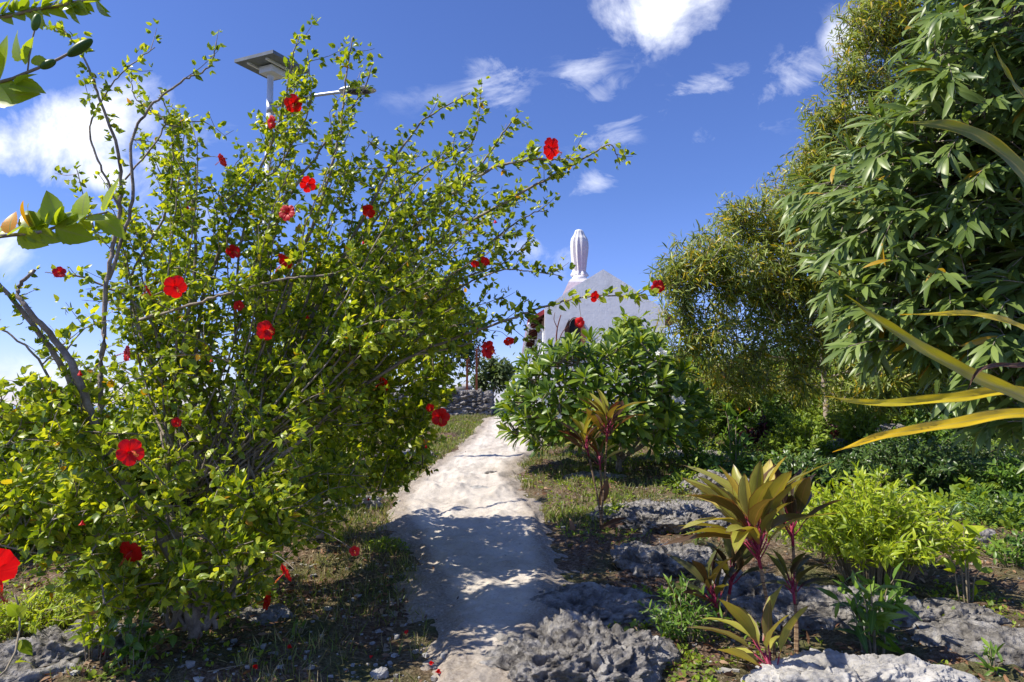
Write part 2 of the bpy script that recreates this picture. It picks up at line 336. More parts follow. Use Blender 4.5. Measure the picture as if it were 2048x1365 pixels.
# (u, v, half width, half height, tilt, strength, wispy)
CL = [(110, 285, 170, 95, -5, .98, 0), (20, 300, 140, 70, 0, .9, 0), (240, 250, 110, 80, 25, .85, 0), (190, 345, 110, 45, 0, .9, 0), (300, 330, 130, 60, 30, .55, 1), (0, 510, 60, 60, 0, .7, 0), (380, 420, 110, 50, 20, .5, 1), (1330, 15, 135, 95, 10, 1.05, 0),
      (985, 165, 75, 60, 50, .62, 1), (1165, 150, 38, 60, -60, .6, 1), (1215, 178, 60, 26, 30, .55, 1), (1400, 180, 85, 30, 25, .75, 1), (1225, 270, 65, 32, 30, .62, 1),
      (1185, 365, 60, 28, 20, .6, 1), (1600, 150, 120, 50, 38, .7, 1), (1700, 80, 90, 60, 30, .7, 0), (1085, 510, 75, 34, -10, .6, 1), (1410, 270, 30, 25, 50, .35, 1), (60, 740, 130, 30, 0, .5, 1), (880, 190, 120, 30, 5, .22, 1), (1740, 220, 60, 40, 0, .5, 0)]
tot = None
for (u, v, hw, hh, tilt, st, wi) in CL:
    p = P(u, v, 1.0); cx, cz = p[0], p[2] - CZ; ca, sa = math.cos(rad(tilt)), math.sin(rad(tilt))
    dx = math_(t, 'SUBTRACT', gx, cx); dz = math_(t, 'SUBTRACT', gzn, cz)
    a = math_(t, 'ADD', math_(t, 'MULTIPLY', dx, ca * F / hw), math_(t, 'MULTIPLY', dz, sa * F / hw))
    b = math_(t, 'ADD', math_(t, 'MULTIPLY', dx, -sa * F / hh), math_(t, 'MULTIPLY', dz, ca * F / hh))
    r2 = math_(t, 'ADD', math_(t, 'MULTIPLY', a, a), math_(t, 'MULTIPLY', b, b))
    g = math_(t, 'EXPONENT', math_(t, 'MULTIPLY', r2, -.7))
    # threshold against noise
    q = math_(t, 'MULTIPLY_ADD', (nB if wi else nA).outputs[0], 2.2, -1.15)
    k = math_(t, 'ADD', math_(t, 'MULTIPLY', g, 1.3 if not wi else .8), math_(t, 'SUBTRACT', math_(t, 'MULTIPLY', q, 1.25 if not wi else 1.7), .5 if not wi else .3))
    k = math_(t, 'MULTIPLY', math_(t, 'MULTIPLY', math_(t, 'MULTIPLY', k, .95 if wi else 1.25, clamp=True), math_(t, 'MULTIPLY', g, 1.5, clamp=True)), st)
    tot = k if tot is None else math_(t, 'MAXIMUM', tot, k)
tot = math_(t, 'MULTIPLY', tot, math_(t, 'GREATER_THAN', sv.outputs[1], .06), clamp=True)
shade = ramp(t, nA.outputs[0], [(.35, (6.6, 6.9, 7.9)), (.6, (8.6, 8.8, 9.4))])
fin = mixc(t, math_(t, 'MULTIPLY', tot, .93), skc, shade)
# pale air close to the sea horizon
t.links.new(fin, bg.inputs[0]); t.links.new(bg.outputs[0], wo.inputs[0])
sl = bpy.data.lights.new('sun', 'SUN'); sl.energy = 4.4; sl.angle = rad(.5); sl.color = (1, .93, .81)
so = bpy.data.objects.new('sun', sl); COL.objects.link(so)
sd = Vector((math.sin(SUN_AZ) * math.cos(SUN_EL), math.cos(SUN_AZ) * math.cos(SUN_EL), math.sin(SUN_EL)))
so.rotation_euler = sd.to_track_quat('Z', 'Y').to_euler(); so.location = (-10, 0, 20)
cam = bpy.data.cameras.new('camera'); co = bpy.data.objects.new('camera', cam); COL.objects.link(co); scene.camera = co
cam.sensor_width = 36; cam.lens = 36 * F / 2048; cam.clip_start = .02; cam.clip_end = 60000
co.location = (0, 0, CZ); co.rotation_euler = (math.pi / 2 + PITCH, 0, 0)
vs = scene.view_settings; vs.view_transform = 'Standard'; vs.look = 'None'; vs.exposure = EXPO; vs.gamma = 1
# ------------------------------------------------------------------ ground, path, sea
def grid(mb, X, Y, Z):
    n, m = X.shape; V = np.stack([X, Y, Z], -1).reshape(-1, 3); i = np.arange(n - 1)[:, None] * m; j = np.arange(m - 1)[None]
    Q = np.stack([i + j, i + j + 1, i + m + j + 1, i + m + j], -1).reshape(-1, 4)
    A = np.zeros((n * m, 4)); mb.add(V, [Q], A)
s = np.linspace(-1, 1, 420); xs = 6 * s + 160 * s ** 7
k = np.linspace(0, 1, 560); ys = np.concatenate([np.linspace(-40, 1, 30)[:-1], 1 + 24 * k + 135 * k ** 7])
Xg, Yg = np.meshgrid(xs, ys)
Zg = gz(Xg, Yg) - .10 * np.clip((path_in(Xg, Yg) - .08) / .15, 0, 1) * (Yg < 26)
mb = MB(); grid(mb, Xg, Yg, Zg)
m, t, out = nt('soil_and_litter')
tc = N(t, 'ShaderNodeTexCoord'); v = tc.outputs['Object']
n1 = N(t, 'ShaderNodeTexNoise', {'Vector': v, 'Scale': 1.3, 'Detail': 5.}); n2 = N(t, 'ShaderNodeTexNoise', {'Vector': v, 'Scale': 28., 'Detail': 8., 'Roughness': .75})
n3 = N(t, 'ShaderNodeTexNoise', {'Vector': v, 'Scale': .8, 'Detail': 4.}); 
c1 = ramp(t, n2.outputs[0], [(.32, (.05, .032, .022)), (.47, (.14, .09, .06)), (.56, (.24, .17, .12)), (.68, (.4, .35, .29))])
c2 = ramp(t, n2.outputs[0], [(.35, (.05, .05, .025)), (.5, (.12, .12, .05)), (.65, (.2, .19, .1))])
f = N(t, 'ShaderNodeMapRange', {0: n1.outputs[0], 1: .42, 2: .6}); col = mixc(t, f.outputs[0], c1, c2)
vo = N(t, 'ShaderNodeTexVoronoi', {'Vector': v, 'Scale': 55.}); hh = math_(t, 'ADD', n2.outputs[0], math_(t, 'MULTIPLY', vo.outputs[0], .5))
bu = N(t, 'ShaderNodeBump', {'Height': hh, 'Strength': .9, 'Distance': .03})
b = N(t, 'ShaderNodeBsdfPrincipled', {'Base Color': col, 'Roughness': .95, 'Normal': bu.outputs[0]}); b.inputs['Specular IOR Level'].default_value = .1
t.links.new(b.outputs[0], out.inputs[0])
o = mb.build('ground', m); o['kind'] = 'structure'
# path
ya = np.concatenate([np.linspace(1.2, 9, 420), np.linspace(9, 25, 300)[1:]]); sa_ = np.linspace(0, 1, 110)
Yp = np.repeat(ya[:, None], 110, 1); l, r = path_lr(Yp); mrg = .28; Xp = (l - mrg) + (r - l + 2 * mrg) * sa_[None]
q = path_in(Xp, Yp); edge_n = .2 * fbm(xy0(Xp, Yp, 1.6), 4, 21) + .07 * fbm(xy0(Xp, Yp, 9), 3, 22)
fl = np.clip((q + edge_n) / .16, -1, 1)
worn = .03 * ridged(xy0(Xp, Yp, 2.1), 5, 31) * np.clip(fl, 0, 1) + .011 * fbm(xy0(Xp, Yp, 12), 4, 33)
hump = .035 * np.exp(-((Yp - 10.8) / .3) ** 2) * np.clip(fbm(xy0(Xp, Yp, 3), 3, 41) + .4, 0, 1.5)
hump += .04 * np.exp(-((Yp - 10.2) / .5) ** 2 - ((Xp + 1.1) / .5) ** 2) * np.clip(ridged(xy0(Xp, Yp, 5), 3, 45), 0, 2)
Zp = base_z(Xp, Yp) + .004 + .03 * fl + worn + hump
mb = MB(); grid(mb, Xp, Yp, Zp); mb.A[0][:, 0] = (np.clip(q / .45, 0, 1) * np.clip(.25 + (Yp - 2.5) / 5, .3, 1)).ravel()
m, t, out = nt('white_coral_sand')
tc = N(t, 'ShaderNodeTexCoord'); v = tc.outputs['Object']
n1 = N(t, 'ShaderNodeTexNoise', {'Vector': v, 'Scale': 2.2, 'Detail': 7., 'Roughness': .65}); n2 = N(t, 'ShaderNodeTexNoise', {'Vector': v, 'Scale': 45., 'Detail': 8., 'Roughness': .75})
c1 = ramp(t, n1.outputs[0], [(.3, (.46, .41, .34)), (.46, (.61, .555, .48)), (.65, (.72, .67, .59))])
c2 = ramp(t, n2.outputs[0], [(.3, (.5, .46, .42)), (.46, (.95, .94, .93)), (1, (1, 1, 1))])
col = mixc(t, 1., c1, c2, 'MULTIPLY')
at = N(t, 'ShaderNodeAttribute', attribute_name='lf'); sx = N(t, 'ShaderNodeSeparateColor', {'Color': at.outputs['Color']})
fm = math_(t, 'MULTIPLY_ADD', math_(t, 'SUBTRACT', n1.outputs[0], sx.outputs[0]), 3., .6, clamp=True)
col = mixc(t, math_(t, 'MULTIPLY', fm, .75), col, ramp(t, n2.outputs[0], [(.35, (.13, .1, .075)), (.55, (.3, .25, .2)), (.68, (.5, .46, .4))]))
bu = N(t, 'ShaderNodeBump', {'Height': math_(t, 'ADD', n2.outputs[0], math_(t, 'MULTIPLY', n1.outputs[0], 1.5)), 'Strength': .7, 'Distance': .02})
b = N(t, 'ShaderNodeBsdfPrincipled', {'Base Color': col, 'Roughness': .95, 'Normal': bu.outputs[0]}); b.inputs['Specular IOR Level'].default_value = .1
t.links.new(b.outputs[0], out.inputs[0]); M['sand'] = m
o = mb.build('path', m); o['kind'] = 'structure'
# sea
mb = MB(); S_ = 20000; quad(mb, (-S_, -S_, -7), (S_, -S_, -7), (S_, S_, -7), (-S_, S_, -7))
m, t, out = nt('sea_water'); tc = N(t, 'ShaderNodeTexCoord'); n1 = N(t, 'ShaderNodeTexNoise', {'Vector': tc.outputs['Object'], 'Scale': .3, 'Detail': 5.})
bu = N(t, 'ShaderNodeBump', {'Height': n1.outputs[0], 'Strength': .4, 'Distance': .3})
b = N(t, 'ShaderNodeBsdfPrincipled', {'Base Color': (.02, .09, .17, 1), 'Roughness': .2, 'Normal': bu.outputs[0]}); t.links.new(b.outputs[0], out.inputs[0])
o = mb.build('water', m); o['kind'] = 'structure'
# ------------------------------------------------------------------ rocks
def cube_sphere(n):
    a = np.tan(np.linspace(-1, 1, n) * math.pi / 4); U, W = np.meshgrid(a, a); one = np.ones_like(U); Vs = []; Qs = []; off = 0
    for f in [(one, U, W), (-one, W, U), (W, one, U), (U, -one, W), (U, W, one), (W, U, -one)]:
        Vs.append(unit(np.stack(f, -1).reshape(-1, 3))); i = np.arange(n - 1)[:, None] * n; j = np.arange(n - 1)[None]
        Qs.append(np.stack([i + j, i + j + 1, i + n + j + 1, i + n + j], -1).reshape(-1, 4) + off); off += n * n
    V = np.vstack(Vs); Q = np.vstack(Qs)
    key = np.round(V * 1e5).astype(np.int64); _, idx, inv = np.unique(key, axis=0, return_index=True, return_inverse=True)
    return V[idx], inv.ravel()[Q]
_cs = {n: cube_sphere(n) for n in (6, 24, 60, 110)}
def rock(name, u, v, rx, ry, rz, label, mat='rock', res=60, seed=1, rough_=1., rot=0., lift=0., xy=None):
    p = gpt(u, v) if xy is None else gxy(*xy); V, Q = _cs[res]
    W = V * np.array([rx, ry, rz]); W = np.sign(W) * 1.0 * np.abs(W)
    W[:, 2] = np.sign(W[:, 2]) * rz * np.abs(V[:, 2]) ** .6
    q = V * 1.6 + seed * 7.3
    sc = min(rx, ry, rz * 2.2)
    wp = W * (2.2 / max(sc, .15) ** .5) + seed * 3.1
    wr = wp + .35 * np.stack([fbm(wp * 1.7, 3, seed + k_) for k_ in (1, 2, 4)], -1)
    d = .22 * fbm(q, 3, seed) + rough_ * (.10 * ridged(wr * 1.3, 5, seed + 5) - .26 * np.clip(vn(wr * 2.9, seed + 9) - .1, 0, 1) ** .8 - .14 * np.clip(vn(wr * 6.1, seed + 8) - .05, 0, 1) + .06 * ridged(wr * 5, 3, seed + 3))
    W = W + V * (d * sc)[:, None]
    c, s_ = math.cos(rot), math.sin(rot); W = W @ np.array([[c, s_, 0], [-s_, c, 0], [0, 0, 1.]])
    mb = MB(); mb.add(W + p + [0, 0, lift], [Q]); o = mb.build(name, M[mat], loc=p); return tag(o, label, 'rock')
ROCKS = [
 ('limestone_rock', 1165, 1335, .55, .46, .17, 'large pitted grey rock in the lower middle, bulging onto the shaded path', 'rock', 110, 3, 1.1, .3, -.06),
 ('limestone_rock', 1200, 1215, .55, .45, .08, 'low dark grey rock ledge just above the big pitted rock by the path', 'rock', 60, 5, 1., -.3, -.02),
 ('limestone_rock', 1335, 1040, .95, .85, .12, 'broad sunlit grey limestone shelf behind the tall cordyline in the middle distance', 'rock', 110, 8, 1.2, .2, -.02),
 ('limestone_rock', 1330, 1130, .5, .4, .12, 'flat grey rock with weeds between the two cordylines', 'rock', 60, 11, 1., 0, -.02),
 ('limestone_rock', 1720, 1232, 1.0, .34, .13, 'long smooth grey rock ridge in front of the lime-green shrub', 'rock', 110, 14, .7, -.12, -.04),
 ('limestone_rock', 1990, 1290, .5, .35, .1, 'flat dappled rock slab at the lower right edge', 'rock', 60, 15, .6, -.12, .0),
 ('limestone_rock', 1720, 1375, .62, .2, .12, 'whitish rock slab lying along the bottom edge under the leafy plants', 'rockpale', 110, 17, .8, .0, .0),
 ('limestone_rock', 150, 1300, .42, .3, .13, 'weathered grey rock at the lower left below the pale green groundcover', 'rock', 60, 19, .9, .4, -.02),
 ('limestone_rock', 45, 1345, .32, .25, .09, 'smaller grey rock at the lower left corner', 'rock', 24, 21, .8, .4, -.02),
 ('limestone_rock', 690, 1018, .45, .25, .10, 'flat grey rock under the right edge of the hibiscus, left of the path', 'rock', 60, 23, .8, .1, .0),
 ('limestone_rock', 800, 918, .6, .3, .12, 'low rock in the grass left of the path near the middle distance', 'rock', 24, 25, .8, .1, .0),
 ('limestone_rock', 1420, 915, .9, .4, .12, 'flat brown-grey rock under the right side of the frangipani', 'rock', 24, 27, .8, .1, -.02),
 ('limestone_rock', 1500, 1180, .4, .3, .14, 'grey rock behind the stem of the nearest cordyline', 'rock', 60, 29, .9, .1, -.02),
 ('limestone_rock', 1880, 1080, .5, .22, .12, 'grey rock in the brown mulch right of the lime-green shrub', 'rock', 24, 31, .7, -.4, -.02),
 ('limestone_rock', 1740, 866, .9, .5, .14, 'grey rock among the shaded plants behind the maroon shrubs', 'rock', 24, 33, .7, -.1, -.0),
 ('limestone_rock', 1640, 895, .7, .4, .12, 'pale rock at the foot of the pale-barked tree', 'rock', 24, 35, .7, -.1, -.0),
 ('limestone_rock', 520, 1225, .22, .16, .10, 'small shaded rock beside the hibiscus roots', 'rock', 24, 37, .8, .1, -.01),
 ('limestone_rock', 760, 1357, .05, .04, .03, 'small white stone on the ground left of the path at the bottom', 'rockpale', 24, 39, .5, .1, .01),
 ('limestone_rock', 1430, 985, .45, .35, .14, 'rough grey rock on the right shoulder of the broad limestone shelf', 'rock', 60, 41, 1.1, .1, .0),
 ('limestone_rock', 1190, 958, .5, .25, .06, 'flat stone in the grass left of the frangipani trunk', 'rock', 24, 43, .9, .1, .0),
 ('limestone_rock', 885, 978, .14, .10, .035, 'small worn stone sticking out of the left half of the white path', 'rockpale', 24, 45, .7, .3, .015),
 ('limestone_rock', 955, 980, .18, .10, .04, 'small worn stone sticking out of the centre of the white path', 'rockpale', 24, 47, .7, .1, .015),
 ('limestone_rock', 985, 950, .12, .07, .035, 'tiny grey stone at the far bend of the white path', 'rock', 24, 49, .7, .1, .02),
]
for r_ in ROCKS: rock(r_[0], r_[1], r_[2], r_[3], r_[4], r_[5], r_[6], r_[7], r_[8], r_[9], r_[10], r_[11], r_[12])
# ------------------------------------------------------------------ leaf shapes
T_HIB = [leaf_tpl([(0, 0), (.3, .33), (.65, .26), (1, 0)], b_, f_) for b_, f_ in ((.25, .3), (-.15, .4), (.5, .2))]
_ser = [(0, 0)] + [(t_, w_) for t_, w_ in ((.08, .2), (.2, .33), (.24, .31), (.36, .385), (.4, .35), (.52, .35), (.56, .31), (.68, .26), (.72, .225), (.83, .15), (.86, .12))] + [(1, 0)]
T_HIBN = [leaf_tpl(_ser, b_, f_) for b_, f_ in ((.2, .25), (.4, .15), (-.1, .3))]
T_ACA = [leaf_tpl([(0, 0), (.3, .075), (.7, .065), (1, 0)], b_, .2, side=s_) for b_, s_ in ((.35, .12), (.2, -.15), (.5, .05))]
T_ACAB = [leaf_tpl([(0, 0), (.1, .05), (.28, .115), (.5, .145), (.72, .12), (.88, .06), (1, 0)], b_, .18, side=s_) for b_, s_ in ((.25, .14), (.35, -.16), (.12, .08), (.5, 0))]
T_PLUM = [leaf_tpl([(0, .02), (.2, .05), (.45, .115), (.7, .16), (.88, .12), (1, 0)], b_, .3) for b_ in (.1, .25, .4)]
T_CORD = [leaf_tpl([(0, .025), (.1, .03), (.28, .11), (.5, .15), (.7, .13), (.87, .07), (1, 0)], b_, f_, .015, side=s_) for b_, f_, s_ in ((.3, .5, .08), (.55, .4, -.08), (.85, .3, .04), (.12, .6, -.05))]
T_LEAF = [leaf_tpl([(0, 0), (.2, .16), (.5, .22), (.78, .12), (1, 0)], b_, .25) for b_ in (.15, .35)]
T_LANCE = [leaf_tpl([(0, 0), (.2, .1), (.5, .13), (.8, .07), (1, 0)], b_, .25) for b_ in (.15, .4, .65)]
T_BLADE = [leaf_tpl([(0, .03), (.35, .035), (.7, .022), (1, 0)], b_, .2) for b_ in (.1, .35, .6)]
T_PET = leaf_tpl([(0, .04), (.3, .22), (.6, .4), (.82, .42), (.95, .28), (1, .1)], -.35, .12, .05)
T_OV = [leaf_tpl([(0, 0), (.35, .3), (.75, .22), (1, 0)], .2, .2)]
def putm(mb, tpls, pos, yd, zh, s, ws=None, m=0, rnd=None):
    n = len(pos); pick = R.integers(0, len(tpls), n); zh = np.broadcast_to(zh, (n, 3)); s = np.broadcast_to(s, (n,))
    for k, tp in enumerate(tpls):
        q = pick == k
        put(mb, tp, np.asarray(pos)[q], np.asarray(yd)[q], zh[q], s[q], None if ws is None else np.broadcast_to(ws, (n,))[q], m, None if rnd is None else rnd[q])
def along(pl, ds, t0=0., t1=1.):
    """points and tangents every ds metres along a polyline"""
    pl = np.asarray(pl); seg = np.linalg.norm(np.diff(pl, axis=0), axis=1); L = np.concatenate([[0], np.cumsum(seg)])
    n = max(2, int(L[-1] * (t1 - t0) / ds)); q = np.linspace(L[-1] * t0, L[-1] * t1, n)
    p = np.stack([np.interp(q, L, pl[:, k]) for k in range(3)], 1); tg = unit(np.gradient(p, axis=0)); return p, tg, q / L[-1]
# ------------------------------------------------------------------ hibiscus flower
def flower(parent, pos, facing, size=.055, droop=False, closed=False, name='flower'):
    """five ruffled petals round a long stamen column"""
    f = unit(np.array(facing, float)); up = np.array([0, 0, 1.]); X = unit(np.cross(f, up)); Y = np.cross(X, f)
    mb = MB(); opn = .25 if closed else .8 + .35 * R.random(); a0 = R.random() * 6
    nr, na = 7, 7
    for k in range(5):
        a = a0 + k * 2 * math.pi / 5; V = []; A = []
        lean = R.uniform(-.12, .12)
        for i in range(nr):
            r_ = i / (nr - 1)
            for j in range(na):
                s_ = j / (na - 1) * 2 - 1; half = (.66 + .12 * math.sin(r_ * math.pi)) * (1 - .16 * r_ ** 8) * (1 + .05 * math.sin(k * 5))
                ang = a + s_ * half; cone = opn * (.35 + .9 * r_) + lean
                rr = size * r_ * 1.15 * (1 - .12 * s_ * s_ * r_)
                ruf = .10 * size * r_ ** 2 * math.sin(s_ * 7 + k * 2.3 + 4 * r_) + .03 * size * k % .01
                c = math.cos(cone); s2 = math.sin(cone)
                V.append(pos + (math.cos(ang) * X + math.sin(ang) * Y) * (rr * s2 + .003) + f * (rr * c * .8 + ruf)); A.append((.5, j / (na - 1), r_, .5))
        A = np.array(A); A[:, 0] = R.random(); i = np.arange(nr - 1)[:, None] * na; j = np.arange(na - 1)[None]
        mb.add(V, [np.stack([i + j, i + j + 1, i + na + j + 1, i + na + j], -1).reshape(-1, 4)], A)
    fl = mb.build(name, M['petal'], parent)
    if not closed:
        mb = MB(); L = size * R.uniform(1.5, 1.9); e = pos + f * L + np.array([0, 0, -.25 * L]); pl = spl([pos, pos + f * L * .5 + [0, 0, -.02 * L], e], 7)
        tube(mb, pl, np.linspace(size * .055, size * .035, 7), 5)
        p, tg, _ = along(pl, size * .05, .62, 1.); pp = np.repeat(p, 3, 0) + rdir(len(p) * 3) * size * .11
        for a_, b_ in zip(np.repeat(p, 3, 0), pp): tube(mb, [a_, b_], size * .008, 3)
        V6, Q6 = _cs[6]
        for b_ in pp: mb.add(b_ + V6 * size * .028, [Q6], m=1)
        mb.build('stamen', [M['stamen'], M['pollen']], fl)
    return fl
# ------------------------------------------------------------------ hibiscus shrubs
def leafy(mb, mbw, pl, ds=.035, size=.055, t0=0., dens=4, spur=.03, tp=T_HIB, m=0):
    p, tg, q = along(pl, ds, t0, 1.)
    n = len(p); keep = R.random(n) > .16; p, tg, q = p[keep], tg[keep], q[keep]; n = len(p)
    if n == 0: return
    out = rdir(n, .25); out = unit(out - tg * np.sum(out * tg, 1)[:, None] * .7)
    tip = p + out * spur * R.uniform(.3, 1.6, n)[:, None]
    P_ = np.repeat(tip, dens, 0); D = unit(np.repeat(out, dens, 0) * .8 + np.repeat(tg, dens, 0) * .5 + R.normal(size=(n * dens, 3)) * .55)
    s_ = size * R.uniform(.55, 1.2, n * dens) * np.repeat(np.clip(1.25 - .35 * q, .6, 1.2), dens)
    kk = R.random(n * dens) > .2
    putm(mb, tp, P_[kk], D[kk], unit(R.normal(size=(n * dens, 3)) * .55 + [-.55, -.3, .8])[kk], s_[kk], m=m)
def pxd(pts): return np.array([P(*a) for a in pts])
def grow(stems, skel_pts, target, up=.2, kmin=6, bend=.25, below=.15):
    d = np.linalg.norm(skel_pts - target, axis=1) + np.where(skel_pts[:, 2] > target[2] + .02, .6, 0) 
    idx = np.argsort(d)[:max(kmin, 40)]; i = idx[R.integers(0, len(idx))]; a = skel_pts[i]
    L = np.linalg.norm(target - a); mid = (a + target) / 2 + rdir(1)[0] * L * bend * .5 + [0, 0, up * L * .3]
    return spl([a, mid, target], max(5, int(L / .09)))
def make_hibiscus(label, base, main, regions, flowers, leafsize, droops=()):
    root = empty('hibiscus_shrub', base, label, 'shrub', None)
    wood = MB(); fol = MB(); allp = []
    for (pts, r0, r1, lt, sz) in main:
        w_ = pxd(pts); pl = spl(w_, max(10, int(len(pts) * 7))); L = len(pl)
        pl[1:-1] += R.normal(size=(L - 2, 3)) * .0035
        tube(wood, pl, np.linspace(r0, r1, L), 7 if r0 > .02 else 5)
        allp.append(pl)
        if lt < 1: leafy(fol, wood, pl, .023, leafsize * sz, lt, 4)
        if lt < 1:      # short side shoots
            p, tg, q = along(pl, .13, max(lt - .1, .1), .97)
            for a, g in zip(p, tg):
                if R.random() < (.72 if r0 > .0095 else .5):
                    d = unit(g * .9 + rdir(1, .3)[0] * .9); L_ = R.uniform(.06, .34)
                    tw = spl([a, a + d * L_ * .5, a + d * L_ + np.array([0, 0, .12 * L_])], 5); tube(wood, tw, np.linspace(.0035, .0018, 5), 3, cap=False)
                    leafy(fol, wood, tw, .022, leafsize * sz * .95, .15, 4); allp.append(tw)
    for (poly, n, d0, d1, sz, tint) in regions:
        for q in samp(poly, n):
            T = P(q[0], q[1], R.uniform(d0, d1)); sk = np.vstack(allp)
            if T[2] < gz(T[0], T[1]) + .1: continue
            st = grow(None, sk, T); L = np.linalg.norm(st[-1] - st[0])
            if L > 1.3: st = st[len(st) // 3:]
            tube(wood, st, np.linspace(.006, .002, len(st)), 4, cap=False); leafy(fol, wood, st, .026, leafsize * sz, .3 if L > .5 else .1, 4); allp.append(st)
            for _ in range(2):
                i = R.integers(len(st) // 2, len(st)); d = rdir(1, .4)[0]; L_ = R.uniform(.08, .22); tw = np.array([st[i], st[i] + d * L_]); tube(wood, tw, [.003, .0015], 3, cap=False); leafy(fol, wood, tw, .028, leafsize * sz, .1, 3)
    ap = np.vstack(allp); apx = PX(ap)
    for (u, v, sz, closed) in flowers:
        d = np.hypot(apx[:, 0] - u, apx[:, 1] - v) ; c = np.argsort(d)[:60]
        c = c[np.argmin(ap[c, 1] + d[c] * .02)]; depth = ap[c, 1] - .1; pos = P(u, v, depth)
        fsz = sz / F * depth * .47
        back = ap[c]; fac = unit(np.array([R.uniform(-1.5, 1.5), -1, R.uniform(-1.1, .4)])) if not closed else np.array([.1, -.2, -1.])
        cal = pos - fac * .01
        stem = spl([back, (back + cal) / 2 + [0, 0, .02], cal - fac * .02, cal], 7); 
        fl = flower(root, pos, fac, fsz, closed=closed)
        tube(wood, stem, .0022, 4)
    wood.build('branches', M['bark'], root); fol.build('foliage', M['hib'], root)
    return root
A_ = 4.7
